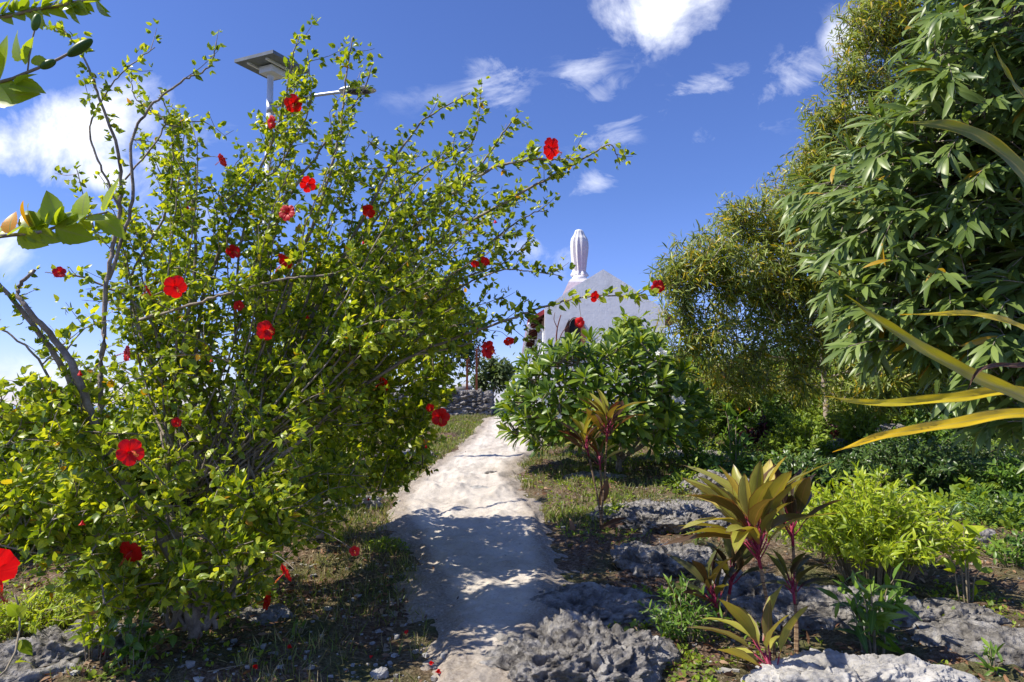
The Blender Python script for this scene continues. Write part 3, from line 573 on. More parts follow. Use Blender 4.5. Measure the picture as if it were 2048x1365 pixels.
mainA = [
 ([(392, 1275, 4.7), (345, 1120, 4.65), (262, 985, 4.5), (195, 880, 4.4), (140, 760, 4.3), (70, 655, 4.2), (0, 570, 4.1), (-60, 520, 4.1)], .036, .008, .35, .9),
 ([(392, 1275, 4.7), (400, 1180, 4.7), (430, 1090, 4.75), (470, 1000, 4.9)], .04, .028, 1, 1),
 ([(392, 1275, 4.7), (370, 1180, 4.75), (350, 1080, 4.8), (330, 1000, 4.9)], .045, .03, 1, 1),
 ([(250, 970, 4.5), (190, 850, 4.3), (150, 740, 4.2), (110, 680, 4.2), (55, 620, 4.1), (35, 580, 4.1), (70, 540, 4.1)], .03, .009, .97, .8),
 ([(250, 960, 4.5), (205, 860, 4.6), (205, 700, 4.6), (217, 540, 4.6), (240, 420, 4.6), (235, 300, 4.5), (195, 190, 4.4), (165, 110, 4.4), (120, 50, 4.4)], .022, .004, .6, .9),
 ([(217, 560, 4.6), (265, 400, 4.6), (262, 290, 4.6), (300, 215, 4.6), (370, 160, 4.6), (418, 135, 4.6), (432, 85, 4.6)], .013, .004, .9, .9),
 ([(240, 420, 4.6), (200, 330, 4.5), (180, 260, 4.5), (210, 190, 4.5), (250, 140, 4.5), (310, 95, 4.5)], .009, .003, .62, .9),
 ([(250, 360, 4.6), (330, 250, 4.7), (272, 200, 4.7), (262, 150, 4.7)], .007, .003, .7, .9),
 ([(330, 1000, 4.9), (345, 850, 4.9), (365, 700, 4.9), (390, 520, 4.9), (385, 400, 4.9), (360, 300, 4.9), (320, 180, 4.8)], .02, .004, .5, .9),
 ([(330, 1000, 4.9), (385, 820, 5), (400, 620, 5.1), (450, 480, 5.1), (520, 340, 5.1), (560, 240, 5.1), (585, 120, 5.1), (600, 70, 5.1)], .02, .004, .45, 1),
 ([(345, 850, 4.9), (290, 700, 4.9), (262, 560, 4.9), (330, 430, 4.9), (345, 330, 4.9), (340, 230, 4.9)], .014, .004, .4, 1),
 ([(470, 1000, 4.9), (510, 850, 4.9), (540, 700, 4.9), (600, 520, 4.9), (650, 380, 4.8), (680, 260, 4.8), (692, 160, 4.8), (705, 75, 4.8)], .022, .004, .42, 1.05),
 ([(470, 1000, 4.9), (500, 800, 5.1), (520, 600, 5.2), (560, 430, 5.2), (640, 300, 5.2), (720, 190, 5.2), (745, 130, 5.2)], .02, .004, .5, 1),
 ([(470, 1000, 4.9), (560, 780, 5.1), (640, 600, 5.2), (730, 430, 5.3), (790, 320, 5.3), (850, 240, 5.3), (940, 185, 5.3)], .022, .004, .42, 1),
 ([(560, 780, 5.1), (620, 620, 5.3), (720, 480, 5.4), (830, 350, 5.4), (940, 290, 5.4), (960, 200, 5.4)], .016, .004, .45, 1),
 ([(560, 780, 5.1), (700, 560, 5.3), (830, 420, 5.4), (950, 340, 5.5), (1010, 260, 5.5), (1035, 230, 5.5)], .016, .004, .42, 1),
 ([(480, 970, 4.9), (600, 760, 5), (740, 560, 5.1), (880, 410, 5.1), (980, 340, 5.1), (1060, 320, 5), (1110, 320, 5), (1160, 315, 5)], .02, .004, .4, 1.3),
 ([(600, 760, 5), (760, 580, 5.2), (900, 470, 5.3), (1020, 400, 5.2), (1110, 350, 5.2), (1180, 310, 5.2), (1222, 290, 5.2), (1240, 330, 5.2)], .018, .003, .42, 1),
 ([(480, 970, 4.9), (650, 760, 5.2), (800, 620, 5.4), (900, 560, 5.5), (1000, 470, 5.5), (1060, 430, 5.5), (1095, 420, 5.5)], .018, .003, .42, 1),
 ([(650, 760, 5.2), (800, 640, 5.5), (920, 560, 5.5), (1000, 530, 5.5), (1060, 480, 5.5)], .014, .003, .4, 1),
 ([(500, 960, 4.9), (680, 760, 5.2), (820, 640, 5.3), (930, 570, 5.3), (1020, 540, 5.2), (1120, 552, 5.1)], .016, .003, .42, 1),
 ([(680, 800, 5.2), (830, 710, 5.3), (930, 670, 5.2), (1030, 635, 5.1), (1110, 608, 5), (1190, 592, 4.9), (1260, 592, 4.9), (1320, 570, 4.9)], .014, .003, .25, 1.25),
 ([(830, 710, 5.3), (930, 690, 5.3), (960, 660, 5.3), (1000, 640, 5.3), (1030, 660, 5.3)], .008, .003, .3, 1),
 ([(280, 640, 4.6), (400, 605, 4.5), (480, 580, 4.5), (560, 560, 4.5), (660, 550, 4.5)], .011, .007, .99, .8),
 ([(345, 850, 4.9), (300, 640, 4.8), (180, 560, 4.7), (120, 550, 4.6), (90, 545, 4.6)], .012, .003, .5, .9),
 ([(300, 1000, 4.7), (200, 900, 4.5), (100, 870, 4.4), (0, 850, 4.3), (-60, 845, 4.2)], .014, .005, .75, 1),
 ([(205, 860, 4.6), (120, 790, 4.5), (60, 700, 4.4), (-60, 620, 4.3)], .012, .005, .75, 1),
 ([(420, 880, 4.8), (300, 720, 4.8), (240, 480, 4.8), (190, 460, 4.8), (150, 330, 4.8)], .01, .003, .45, 1),
 ([(500, 900, 5), (470, 640, 5.1), (500, 400, 5.1), (560, 330, 5.1), (620, 210, 5.1), (615, 100, 5.1)], .012, .003, .45, 1),
 ([(250, 1040, 4.4), (200, 1090, 4.2), (130, 1110, 4.1), (20, 1095, 4.0), (-20, 1080, 4.0)], .007, .005, .99, 1),
]
for i in range(11):
    u = 392 + R.uniform(-55, 60); e = (R.uniform(230, 620), R.uniform(980, 1080)); mainA.append(([(u, 1262 + abs(u - 392) * -.1, 4.7), (u * .5 + e[0] * .5, 1170, 4.7), (e[0], e[1], 4.85)], R.uniform(.012, .022), .008, .6, 1))
_bu = [150, 250, 430, 600, 740, 900, 1050]; _bv = [380, 200, 180, 130, 190, 250, 320]
for i in range(58):
    u = R.uniform(170, 1060); v = np.interp(u, _bu, _bv) + 20 + R.random() ** 1.1 * 330; o_ = (R.uniform(330, 520), R.uniform(900, 1000)); d = R.uniform(4.6, 6.1)
    mainA.append(([(o_[0], o_[1], 4.8), (o_[0] * .62 + u * .38 + (20 if u > 450 else -25), o_[1] * .62 + v * .38, 4.8 * .5 + d * .5), (o_[0] * .25 + u * .75 + R.uniform(-15, 15), o_[1] * .25 + v * .75 - 25, d), (u, v, d)], .0092, .003, .26, 1))
flA = [(587, 207, 34, 0), (447, 320, 26, 0), (545, 245, 26, 0), (614, 367, 34, 0), (577, 428, 34, 0), (740, 420, 30, 0), (463, 505, 32, 0), (575, 521, 38, 0), (120, 547, 26, 0), (300, 580, 22, 0),
       (348, 573, 44, 0), (477, 612, 20, 0), (529, 662, 38, 0), (258, 708, 30, 0), (255, 905, 54, 0), (265, 1100, 46, 0), (577, 1143, 36, 0), (540, 1203, 34, 0), (709, 1102, 20, 0),
       (160, 740, 26, 1), (165, 1040, 24, 1), (352, 845, 18, 0), (1100, 297, 42, 0), (1187, 593, 22, 0), (1315, 574, 26, 0), (990, 440, 16, 1), (973, 520, 22, 0), (950, 527, 16, 0), (1160, 645, 20, 0), (1017, 680, 22, 0),
       (615, 630, 18, 1), (376, 412, 14, 1), (726, 482, 14, 1), (423, 718, 14, 1)]
rootA = make_hibiscus('large nearest hibiscus with leaning grey trunk, long arching stems and most red blooms', G(392, 1275), mainA,
  [([(120, 680), (300, 560), (480, 500), (700, 470), (820, 500), (880, 580), (820, 700), (760, 900), (680, 980), (640, 1080), (560, 1160), (420, 1180), (260, 1200), (160, 1150), (60, 1080), (-40, 1000), (-60, 850), (60, 760)], 255, 4.1, 6.3, 1.05, 0),
   ([(300, 250), (480, 180), (640, 150), (720, 300), (950, 260), (1050, 330), (900, 450), (600, 500), (300, 480)], 60, 4.7, 5.5, 1., 0),
   ([(60, 760), (250, 900), (420, 950), (600, 980), (620, 1100), (440, 1190), (240, 1220), (100, 1180), (-20, 1080)], 90, 3.8, 4.6, 1.15, 0),
   ([(470, 900), (620, 880), (760, 930), (740, 1010), (650, 1110), (600, 1190), (450, 1210)], 75, 4.9, 6.4, 1.1, 0),
   ([(-20, 980), (160, 980), (260, 1100), (240, 1230), (60, 1180)], 36, 3.9, 4.7, 1.15, 0),
   ([(-60, 780), (60, 740), (130, 830), (160, 960), (60, 1010), (-60, 1000)], 28, 3.9, 4.4, 1.1, 0)],
  flA, .052)
B_ = 7.4
mainB = [
 ([(640, 1075, 7.6), (640, 1000, 7.6), (660, 920, 7.6)], .05, .035, 1, 1),
 ([(660, 920, 7.6), (700, 800, 7.8), (760, 650, 8), (800, 560, 8.1)], .025, .006, .3, 1),
 ([(660, 920, 7.6), (760, 800, 7.4), (850, 700, 7.3), (930, 640, 7.2), (960, 665, 7.2)], .025, .005, .3, 1),
 ([(660, 920, 7.6), (780, 860, 7.3), (850, 830, 7.1), (880, 820, 7.)], .02, .005, .3, 1),
 ([(660, 920, 7.6), (740, 900, 7.2), (800, 920, 7), (845, 930, 6.9)], .016, .004, .3, 1),
 ([(660, 920, 7.6), (620, 760, 8.2), (650, 600, 8.6), (700, 520, 9)], .025, .005, .3, 1),
 ([(660, 920, 7.6), (560, 760, 8.0), (520, 620, 8.4)], .025, .005, .3, 1),
]
rootB = make_hibiscus('hibiscus behind the nearest one, its dense crown overhanging the left path edge', G(640, 1075), mainB,
  [([(480, 560), (700, 500), (860, 520), (960, 600), (970, 700), (900, 760), (880, 860), (850, 930), (800, 980), (700, 1000), (560, 1010), (480, 900)], 420, 6.1, 8.0, 1.15, 0)],
  [(705, 683, 24, 0), (769, 762, 38, 0), (881, 833, 38, 0), (970, 700, 40, 0), (890, 585, 20, 0), (955, 655, 16, 1), (860, 815, 16, 0), (680, 790, 16, 1), (737, 995, 14, 1), (852, 890, 14, 1), (715, 760, 12, 1), (820, 660, 14, 1)], .06)
# ------------------------------------------------------------------ near hibiscus sprigs that hang in from the left
def big_leaf(mb, u, v, d, ang, L, roll=0., rnd=None, tp=None, tow=0.):
    """leaf from pixel u,v; ang = direction on the picture in degrees (0 right, 90 up); L metres"""
    a = rad(ang); yd = np.array([math.cos(a), tow, math.sin(a)]); zh = np.array([-.75, -.62, .35]) + np.array([.5 * math.sin(roll * 5), .2 * math.cos(roll * 7), .5 * math.sin(roll * 3)])
    put(mb, tp or T_HIBN[R.integers(0, 3)], [P(u, v, d)], [yd], zh, L, rnd=None if rnd is None else np.array([rnd]))
root = empty('hibiscus_branch', P(-120, 560, 1.7), 'close leafy twig reaching in from the left edge at mid-height, with an orange leaf', 'branch')
mb = MB(); pl = spl(pxd([(-160, 500, 1.7), (0, 473, 1.7), (80, 465, 1.7), (150, 440, 1.72), (215, 425, 1.74)]), 14); tube(mb, pl, np.linspace(.006, .0025, 14), 7); mb.build('stem', M['bark'], root)
mb = MB()
for (u, v, an, px, ro, rn) in [(20, 468, 100, 52, .3, 1.), (60, 455, 120, 60, .9, .99), (75, 462, 135, 70, 1.1, .3), (95, 460, 75, 62, .5, .3), (120, 452, 110, 75, .2, .5), (165, 440, 95, 62, .3, .6), (208, 425, 62, 74, .2, .8), (170, 440, -5, 50, .8, .4), (110, 455, -20, 70, 1.2, .2), (80, 465, -25, 45, 1.3, .4), (130, 450, 20, 45, 1.2, .1), (40, 470, -70, 26, .6, .3), (10, 472, 170, 40, .4, .6), (60, 468, -60, 22, .4, .4), (0, 474, 160, 60, .4, .6), (140, 446, 150, 50, 1.1, .2)]:
    big_leaf(mb, u, v, 1.7, an, px / F * 1.75, ro, rn)
for i in range(16):
    u = R.uniform(-30, 210); big_leaf(mb, u, 474 - max(u, 0) * .2, 1.7 + R.uniform(-.02, .04), R.uniform(-60, 130), R.uniform(34, 66) / F * 1.7, R.uniform(0, 1.4), R.random() * .85)
mb.build('leaves', M['hib_near'], root)
root = empty('hibiscus_branch', P(-150, 120, 1.0), 'close bright twig with large leaves and a green bud at the top left corner', 'branch')
mb = MB(); pl = spl(pxd([(-140, 190, 1.0), (0, 165, 1.0), (55, 145, 1.0), (110, 122, 1.0), (150, 100, 1.0), (178, 82, 1.0)]), 12); tube(mb, pl, np.linspace(.0028, .0016, 12), 6)
tube(mb, spl(pxd([(55, 145, 1.0), (62, 90, 1.0), (74, 45, 1.0)]), 6), .0012, 5); mb.build('stem', M['twig'], root); mb = MB(); tube(mb, spl(pxd([(-100, 30, 1.2), (0, 35, 1.2), (70, 20, 1.2), (170, 2, 1.2), (230, -10, 1.2)]), 12), .0035, 6)
mb.build('twig', M['twig'], root)
V6, Q6 = _cs[24]
for (a_, b_, r_) in [((148, 104), (172, 88), .0075), ((70, 52), (74, 38), .006), ((90, 132), (102, 126), .006)]:
    mb = MB(); p0, p1 = P(*a_, 1.0), P(*b_, 1.0); ax = unit(p1 - p0); W = V6 * r_; W = W + np.outer(V6 @ ax, ax) * np.linalg.norm(p1 - p0) * .7; mb.add((p0 + p1) / 2 + W, [Q6]); mb.build('bud', M['mid'], root)
mb = MB()
for (u, v, an, px, ro, rn) in [(0, 160, 78, 95, .3, .6), (-30, 170, 100, 120, .2, .7), (20, 170, -5, 70, 1.0, .3), (-20, 200, 15, 95, 1.3, .2), (-40, 185, -20, 80, 1.0, .5), (45, 120, 115, 75, .7, .4), (50, 130, 70, 62, .9, .5), (62, 120, -5, 38, 1.1, .6), (30, 170, 40, 50, 1.0, .4)]:
    big_leaf(mb, u, v, 1.0, an, px / F, ro, rn)
for i in range(46):
    u = R.uniform(-20, 200); big_leaf(mb, u, 30 - u * .14, 1.2, R.uniform(-80, 110), R.uniform(24, 44) / F * 1.2, R.uniform(0, 1.4), R.random() * .9)
mb.build('leaves', M['hib_near'], root)
root = empty('hibiscus_sprig', gxy(-1.42, 1.75), 'big close red hibiscus bloom cut by the left edge, on its own leafy shoot', 'flower')
fc = P(-42, 1140, 1.5); flower(root, fc, (1.0, -.45, -.35), .062)
mb = MB(); pl = spl([gxy(-1.42, 1.75), P(-90, 1330, 1.6), P(-80, 1180, 1.52), fc - [.01, 0, 0]], 10); tube(mb, pl, .004, 6)
pl2 = spl(pxd([(-60, 1400, 1.9), (20, 1330, 2.0), (40, 1240, 2.1), (30, 1190, 2.1)]), 8); tube(mb, pl2, .003, 5); mb.build('stem', M['twig'], root)
mb = MB(); leafy(mb, None, pl2, .035, .05, .1, 2, tp=T_HIBN); leafy(mb, None, pl, .05, .06, .3, 2, tp=T_HIBN); mb.build('leaves', M['hib'], root)
# ------------------------------------------------------------------ trees with flexible crowns
def make_tree(name, label, cat, base, limbs, blobs, leafmat, tpls, leaf, per, ncl, barkmat='bark', r0=.09, droop=.42, group=None, spread=.13, twl=.16):
    root = empty(name, base, label, cat, group); wood = MB(); fol = MB(); sk = []
    tr = None
    for i, (pts, ra, rb) in enumerate(limbs):
        pl = spl(np.array(pts), 12); pl[1:-1] += R.normal(size=(10, 3)) * .015; 
        if i == 0: tb = MB(); tube(tb, pl, np.linspace(ra, rb, 12), 10); tb.build('trunk', M[barkmat], root)
        else: tube(wood, pl, np.linspace(ra, rb, 12), 6)
        sk.append(pl[4:] if i == 0 else pl)
    tot = sum(b[3] ** 2 * b[4] for b in blobs)
    tgt = []
    for (x, y, z, r_, dn) in blobs:
        n = max(3, int(ncl * r_ * r_ * dn / tot)); d = rdir(n); q = np.array([x, y, z]) + d * (r_ * R.random(n)[:, None] ** .45); tgt.append(q)
    tgt = np.vstack(tgt); R.shuffle(tgt)
    for T in tgt:
        s_ = np.vstack(sk); st = grow(None, s_, T, up=.3, bend=.2)
        tube(wood, st, np.linspace(.011, .003, len(st)), 3, cap=False)
        sk.append(st[1:])
        p, tg, q = along(st, .05, .4, 1.)
        tips = np.vstack([p, np.repeat(st[-1:], 3, 0)])
        n = per; pos = tips[R.integers(0, len(tips), n)] + R.normal(size=(n, 3)) * spread
        out = unit(st[-1] - st[0]); D = unit(out * .5 + R.normal(size=(n, 3)) * .75 + [0, 0, -droop]); 
        putm(fol, tpls, pos, D, unit(R.normal(size=(n, 3)) * .5 + [-.5, -.3, .7] - D * .1), leaf * R.uniform(.6, 1.25, n))
    if wood.n: wood.build('limbs', M[barkmat] if barkmat != 'palebark' else M['bark'], root)
    fol.build('foliage', M[leafmat] if isinstance(leafmat, str) else leafmat, root); return root
def blob(u, v, r_, d, dn=1.): p = P(u, v, d); return (p[0], p[1], p[2], r_ * d / F, dn)
g1 = 'feathery acacia trees on the right'
bs = gpt(1655, 872); 
make_tree('acacia_tree', 'acacia with a thin pale bare trunk and fine drooping leaves, leftmost of the right-hand trees', 'tree', bs,
  [([bs, P(1652, 820, bs[1]), P(1648, 760, bs[1]), P(1640, 690, bs[1] - .2)], .075, .05), ([P(1645, 740, bs[1]), P(1560, 640, bs[1] - .8), P(1450, 560, bs[1] - 1.5)], .05, .02), ([P(1640, 700, bs[1]), P(1640, 560, bs[1] - .5), P(1600, 420, bs[1] - 1)], .05, .02), ([P(1640, 700, bs[1]), P(1720, 600, bs[1]), P(1760, 480, bs[1])], .04, .02), ([P(1645, 740, bs[1]), P(1500, 700, bs[1] - 1), P(1400, 660, bs[1] - 1.5)], .04, .015), ([P(1648, 760, bs[1]), P(1740, 730, bs[1] - .5), P(1840, 700, bs[1] - 1)], .04, .015)],
  [blob(1345, 560, 55, 12.5), blob(1400, 500, 55, 12.5), blob(1480, 440, 50, 13), blob(1375, 570, 65, 12.5, .8), blob(1365, 650, 55, 12.5), blob(1340, 720, 40, 12.8, .8), blob(1440, 760, 60, 13.5, .7), blob(1450, 535, 90, 12.5), blob(1420, 690, 60, 12.5, .7), blob(1530, 480, 95, 13), blob(1500, 620, 100, 13), blob(1590, 400, 95, 13.5), blob(1600, 560, 110, 13), blob(1510, 730, 55, 13, .8), blob(1640, 650, 100, 13), blob(1700, 500, 110, 14), blob(1740, 640, 100, 14), blob(1600, 740, 60, 13.5, .5), blob(1840, 620, 110, 14), blob(1700, 750, 60, 14, .4), blob(1480, 770, 60, 15, .8), blob(1770, 780, 60, 14.5, .9), blob(1590, 780, 50, 15, .8), blob(1860, 770, 60, 14, .9), blob(1690, 790, 45, 15, .7)],
  'aca', T_ACA, .17, 30, 1650, 'palebark', group=g1, spread=.085)
b2 = gpt(1900, 850); 
make_tree('acacia_tree', 'taller fine-leaved acacia rising to the top of the frame behind the broad-leaved one', 'tree', b2,
  [([b2, P(1895, 700, b2[1] - .5), P(1880, 550, b2[1] - 2), P(1850, 400, b2[1] - 3)], .12, .08), ([P(1860, 450, 11), P(1800, 250, 10.6), P(1760, 60, 10.5)], .07, .02), ([P(1850, 400, 11), P(1900, 200, 10.5), P(1860, 40, 10.5)], .06, .02), ([P(1870, 500, 11), P(1760, 400, 10.6), P(1680, 300, 10.5)], .05, .02), ([P(1860, 420, 11), P(1700, 250, 10.5), P(1690, 160, 10.5)], .04, .015)],
  [blob(1630, 330, 50, 10.5), blob(1640, 240, 40, 10.5), blob(1735, 60, 75, 10.5), blob(1700, 160, 55, 10.5, .8), blob(1790, 10, 80, 10.5), blob(1720, 250, 90, 10.5), blob(1660, 300, 60, 10.5), blob(1800, 160, 80, 10.5, .8), blob(1840, 70, 70, 10.5, .7), blob(1790, 330, 100, 10.7), blob(1690, 390, 80, 10.7), blob(1800, 480, 110, 10.7), blob(1900, 300, 100, 11, .6), blob(1900, 480, 120, 11, .6), blob(1950, 100, 100, 11, .6)],
  'aca', T_ACA, .15, 34, 1050, 'bark', group=g1, spread=.085)
b3 = gpt(2150, 870)
make_tree('acacia_tree', 'shaded acacia filling the gap beneath the broad-leaved tree at the right edge', 'tree', b3,
  [([b3, P(2120, 780, b3[1]), P(2050, 700, b3[1])], .1, .06), ([P(2080, 740, b3[1]), P(1950, 690, b3[1] - 1)], .05, .02)],
  [blob(1780, 730, 80, 9.6, .7), blob(1880, 690, 90, 9.6), blob(1960, 640, 100, 9.6), blob(2040, 700, 110, 9.6), blob(1900, 560, 100, 9.8, .6), blob(2050, 500, 150, 10, .6), blob(2000, 790, 60, 9.4, .5)],
  'aca', T_ACA, .17, 30, 700, 'bark', group=g1, spread=.085)
# broad-leaved acacia close by
root = empty('broadleaf_acacia_tree', gxy(3.9, 4.6), 'close acacia with broad grey-green sickle leaves along the right edge', 'tree')
wood = MB(); fol = MB(); tb = MB()
tk = [gxy(3.9, 4.6), np.array([3.8, 4.6, 1.2]), np.array([3.7, 4.7, 2.6]), np.array([3.4, 4.8, 4.2])]; pl = spl(tk, 14); tube(tb, pl, np.linspace(.12, .07, 14), 12); tb.build('trunk', M['bark'], root)
sk = [pl[3:]]
for e in [(1880, 80, 4.3), (1760, 330, 4.4), (1800, 450, 4.3), (1760, 600, 4.4), (1950, 250, 4.2), (1950, 620, 4.2), (2000, 760, 4.2), (1700, 480, 4.6)]:
    T = P(*e); a = sk[0][R.integers(3, 10)]; l_ = spl([a, (a + T) / 2 + [0, 0, .25], T], 12); tube(wood, l_, np.linspace(.035, .01, 12), 6); sk.append(l_)
polyF = [(1870, 30), (1850, 110), (1860, 190), (1770, 280), (1690, 335), (1640, 370), (1625, 430), (1680, 470), (1680, 560), (1720, 610), (1720, 690), (1840, 700), (1930, 750), (2000, 820), (2120, 860), (2250, 600), (2250, 0), (2060, -80), (1930, -60)]
def spray(T, a, nl, L):
    s_ = np.vstack(sk); i = np.argsort(np.linalg.norm(s_ - T, axis=1))[R.integers(0, 12)]; b0 = s_[i]
    l_ = spl([b0, (b0 + T) / 2 + [0, 0, .05], T], 7); tube(wood, l_, np.linspace(.008, .0035, 7), 4, cap=False)
    ax = unit(a); tw = spl([T - ax * .05, T + ax * .12, T + ax * .25 + np.array([0, 0, -.03])], 6); tube(wood, tw, np.linspace(.004, .002, 6), 4, cap=False)
    p, tg, q = along(tw, .27 / nl); n = len(p); sgn = np.where(np.arange(n) % 2, 1, -1)[:, None]
    sid = unit(np.cross(tg, [0, 0, 1.])) * sgn; D = unit(tg * .9 + sid * R.uniform(.1, .7, (n, 1)) + [0, 0, -.12] + R.normal(size=(n, 3)) * .22)
    putm(fol, T_ACAB, p, D, unit([-.5, -.5, .7] + R.normal(size=(n, 3)) * .35), L * R.uniform(.7, 1.15, n), ws=.68, rnd=np.clip(R.normal(.5, .22, n), 0, 1))
for q in samp(polyF, 980):
    d = R.uniform(3.5, 4.6) + max(0, (1900 - q[0]) / 300) * .5; spray(P(q[0], q[1], d), np.array([-.9, -.45, .0]) + R.normal(size=3) * .4, 14, .165)
for q in samp(polyF, 260): spray(P(q[0] + 40, q[1], R.uniform(4.6, 5.6)), np.array([-.8, -.3, -.1]) + R.normal(size=3) * .5, 13, .2)
wood.build('limbs', M['bark'], root); fol.build('foliage', M['acabig'], root)
# ------------------------------------------------------------------ frangipani
def frangipani(label, base, ell, nro, L, flowers, grp=None, name='frangipani_shrub', mat='plum'):
    root = empty(name, base, label, 'shrub', grp); wood = MB(); fol = MB(); sk = [spl([base, base + [0, 0, .12], base + [.02, 0, .3]], 5)]
    tube(wood, sk[0], [.07, .06, .05, .05, .045], 8)
    c = np.array(ell[:3]); r_ = np.array(ell[3:]); tg = []
    for i in range(nro):
        ga = i * 2.39996; zf = 1 - (i + .5) / nro * 1.55; rr = math.sqrt(max(0, 1 - zf * zf)); k = R.uniform(.72, 1.04)
        tg.append(c + r_ * np.array([rr * math.cos(ga), rr * math.sin(ga), zf]) * k)
    tg = [g_ for g_ in tg if g_[2] > gz(g_[0], g_[1]) + .12]
    tg.sort(key=lambda g_: np.linalg.norm(g_ - base))
    for a in np.arange(9) * 2 * math.pi / 9:
        T = base + np.array([math.cos(a) * r_[0] * .5, math.sin(a) * r_[1] * .5, (c[2] - base[2]) * .75]); l_ = spl([sk[0][-1] - [0, 0, R.uniform(0, .15)], (base + T) / 2 + [0, 0, .02], T], 8); tube(wood, l_, np.linspace(.032, .022, 8), 6); sk.append(l_)
    for T in tg:
        s_ = np.vstack(sk); d = np.linalg.norm(s_ - T, axis=1); i = np.argsort(d)[R.integers(0, 5)]; a = s_[i]
        l_ = spl([a, (a + T) / 2 - [0, 0, .03], T], 6); tube(wood, l_, np.linspace(.018, .013, 6), 5); sk.append(l_[1:4])
        ax = unit(unit((T - c) / r_) * 1. + [0, 0, .55]); n = R.integers(13, 19); an = np.arange(n) * 2.4; X = unit(np.cross(ax, [0.3, .2, 1.])); Y = np.cross(ax, X)
        ra = (np.cos(an)[:, None] * X + np.sin(an)[:, None] * Y); ln = np.linspace(1.5, .25, n)[:, None]
        D = unit(ax + ra * ln + [0, 0, -.05]); putm(fol, T_PLUM, T + ax * np.linspace(-.07, .01, n)[:, None], D, ax + [-.35, -.3, .2] + R.normal(size=(n, 3)) * .2, L * R.uniform(.75, 1.1, n) * np.linspace(1, .75, n), ws=.85)
    wood.build('branches', M['bark'], root); fol.build('foliage', M[mat], root)
    for (u, v, k) in flowers:
        p0 = c.copy(); 
        ds = [np.hypot(*(PX(g_)[0] - [u, v])) + g_[1] * 70 for g_ in tg]; T = tg[int(np.argmin(ds))]; fp = P(u, v, T[1] - .25)
        mb = MB(); tube(mb, spl([T, (T + fp) / 2 + [0, 0, .03], fp], 5), .006, 5, m=1)
        for _ in range(k):
            cpt = fp + R.normal(size=3) * .035; f_ = unit(R.normal(size=3) * .5 + [0, -1, .4]); tube(mb, [fp, cpt], .003, 4, m=1); X = unit(np.cross(f_, [0, 0, 1])); Y = np.cross(X, f_)
            for q in range(5): a = q * 1.2566 + .3; rd = math.cos(a) * X + math.sin(a) * Y; put(mb, T_OV[0], [cpt], [rd + f_ * .35], f_, .045, ws=1.1)
        mb.build('flower_cluster', [M['white'], M['twig']], root)
    return root
fb = gpt(1238, 945); cc = P(1205, 815, fb[1] - .1)
frangipani('big round frangipani with glossy paddle leaves and white flower clusters, right of the path', fb, (cc[0], cc[1], cc[2], 1.58, 1.2, 1.2), 215, .31,
  [(1355, 800, 6), (1320, 708, 5), (1305, 768, 2), (1083, 803, 2), (1118, 838, 1), (1195, 678, 1)])
# light green young trees behind the frangipani
tb_ = gpt(1262, 880)
make_tree('papaya_tree', 'pale green palmate-leaved sapling just behind the top of the frangipani', 'tree', tb_, [([tb_, P(1262, 760, tb_[1]), P(1262, 690, tb_[1])], .05, .04)],
  [blob(1262, 668, 42, tb_[1]), blob(1230, 685, 30, tb_[1]), blob(1300, 680, 25, tb_[1])], 'fern', T_LEAF, .2, 14, 60, spread=.06)
root = empty('bare_sapling', gpt(1125, 872), 'leafless reddish forked stem standing in front of the white gable', 'sapling'); mb = MB(); d_ = wloc(root)[1]
for pts, ra in [([(1125, 872), (1118, 760), (1113, 700), (1114, 660), (1122, 630)], .03), ([(1115, 690), (1125, 665), (1138, 652)], .015), ([(1114, 655), (1108, 640), (1110, 625)], .012)]: tube(mb, spl([P(a, b, d_) for a, b in pts], 10), np.linspace(ra, ra * .45, 10), 6)
mb.build('stem', M['redtwig'], root)
# ------------------------------------------------------------------ cordylines
def cordyline(label, base, canes, mat='cord', name='cordyline', L=.36, dead=(), ws=.85):
    """canes: list of (tip point, number of leaves, leaf length, spread)"""
    root = empty(name, base, label, 'plant', 'cordylines with strappy coloured leaves')
    for (T, n, Lf, spd) in canes:
        T = np.array(T); cb = np.array(base) + np.array([R.uniform(-.03, .03), R.uniform(-.03, .03), 0])
        mb = MB(); pl = spl([cb, (cb + T) / 2 + [.01, 0, 0], T], 16); r_ = np.full(16, .011); tube(mb, pl, r_, 8); mb.build('cane', M['brown'], root)
        fol = MB(); pe = MB(); ax = unit(T - pl[-4]); an = np.arange(n) * 2.4 + R.random(); k = np.linspace(0, 1, n)
        X = unit(np.cross(ax, [.1, 1, .1])); Y = np.cross(ax, X); ra = np.cos(an)[:, None] * X + np.sin(an)[:, None] * Y
        st = T + ax * (k * .12 * Lf / .36)[:, None] + ra * .008
        D = unit(ax + ra * ((1 - k) * spd + .22)[:, None]); pet = st + D * (.26 * Lf)
        for a, b in zip(st, pet): tube(pe, [a, (a + b) / 2 - [0, 0, .004], b], .0045, 5)
        tube(pe, [T - ax * .06, T + ax * .13 * Lf / .36], [.011, .014], 8)
        D2 = unit(D + R.normal(size=(n, 3)) * .16 + [0, 0, -.02])
        putm(fol, T_CORD, pet - D * .01, D2, ax + ra * -.3 + R.normal(size=(n, 3)) * .3, Lf * R.uniform(.7, 1.1, n), ws=ws, rnd=np.clip(R.beta(1.8, 1.5, n), 0, 1))
        pe.build('leaf_stalks', M['magenta'], root); fol.build('foliage', M[mat], root)
    for (u, v, d, an, px) in dead:
        mb = MB(); a = rad(an); putm(mb, T_CORD, [P(u, v, d)], [[math.cos(a), -.1, math.sin(a)]], [0, -1, .2], px / F * d); o = mb.build('dead_leaf', M['dry'], root)
    return root
def tip(u, v, d): return P(u, v, d)
b = gpt(1545, 1322)
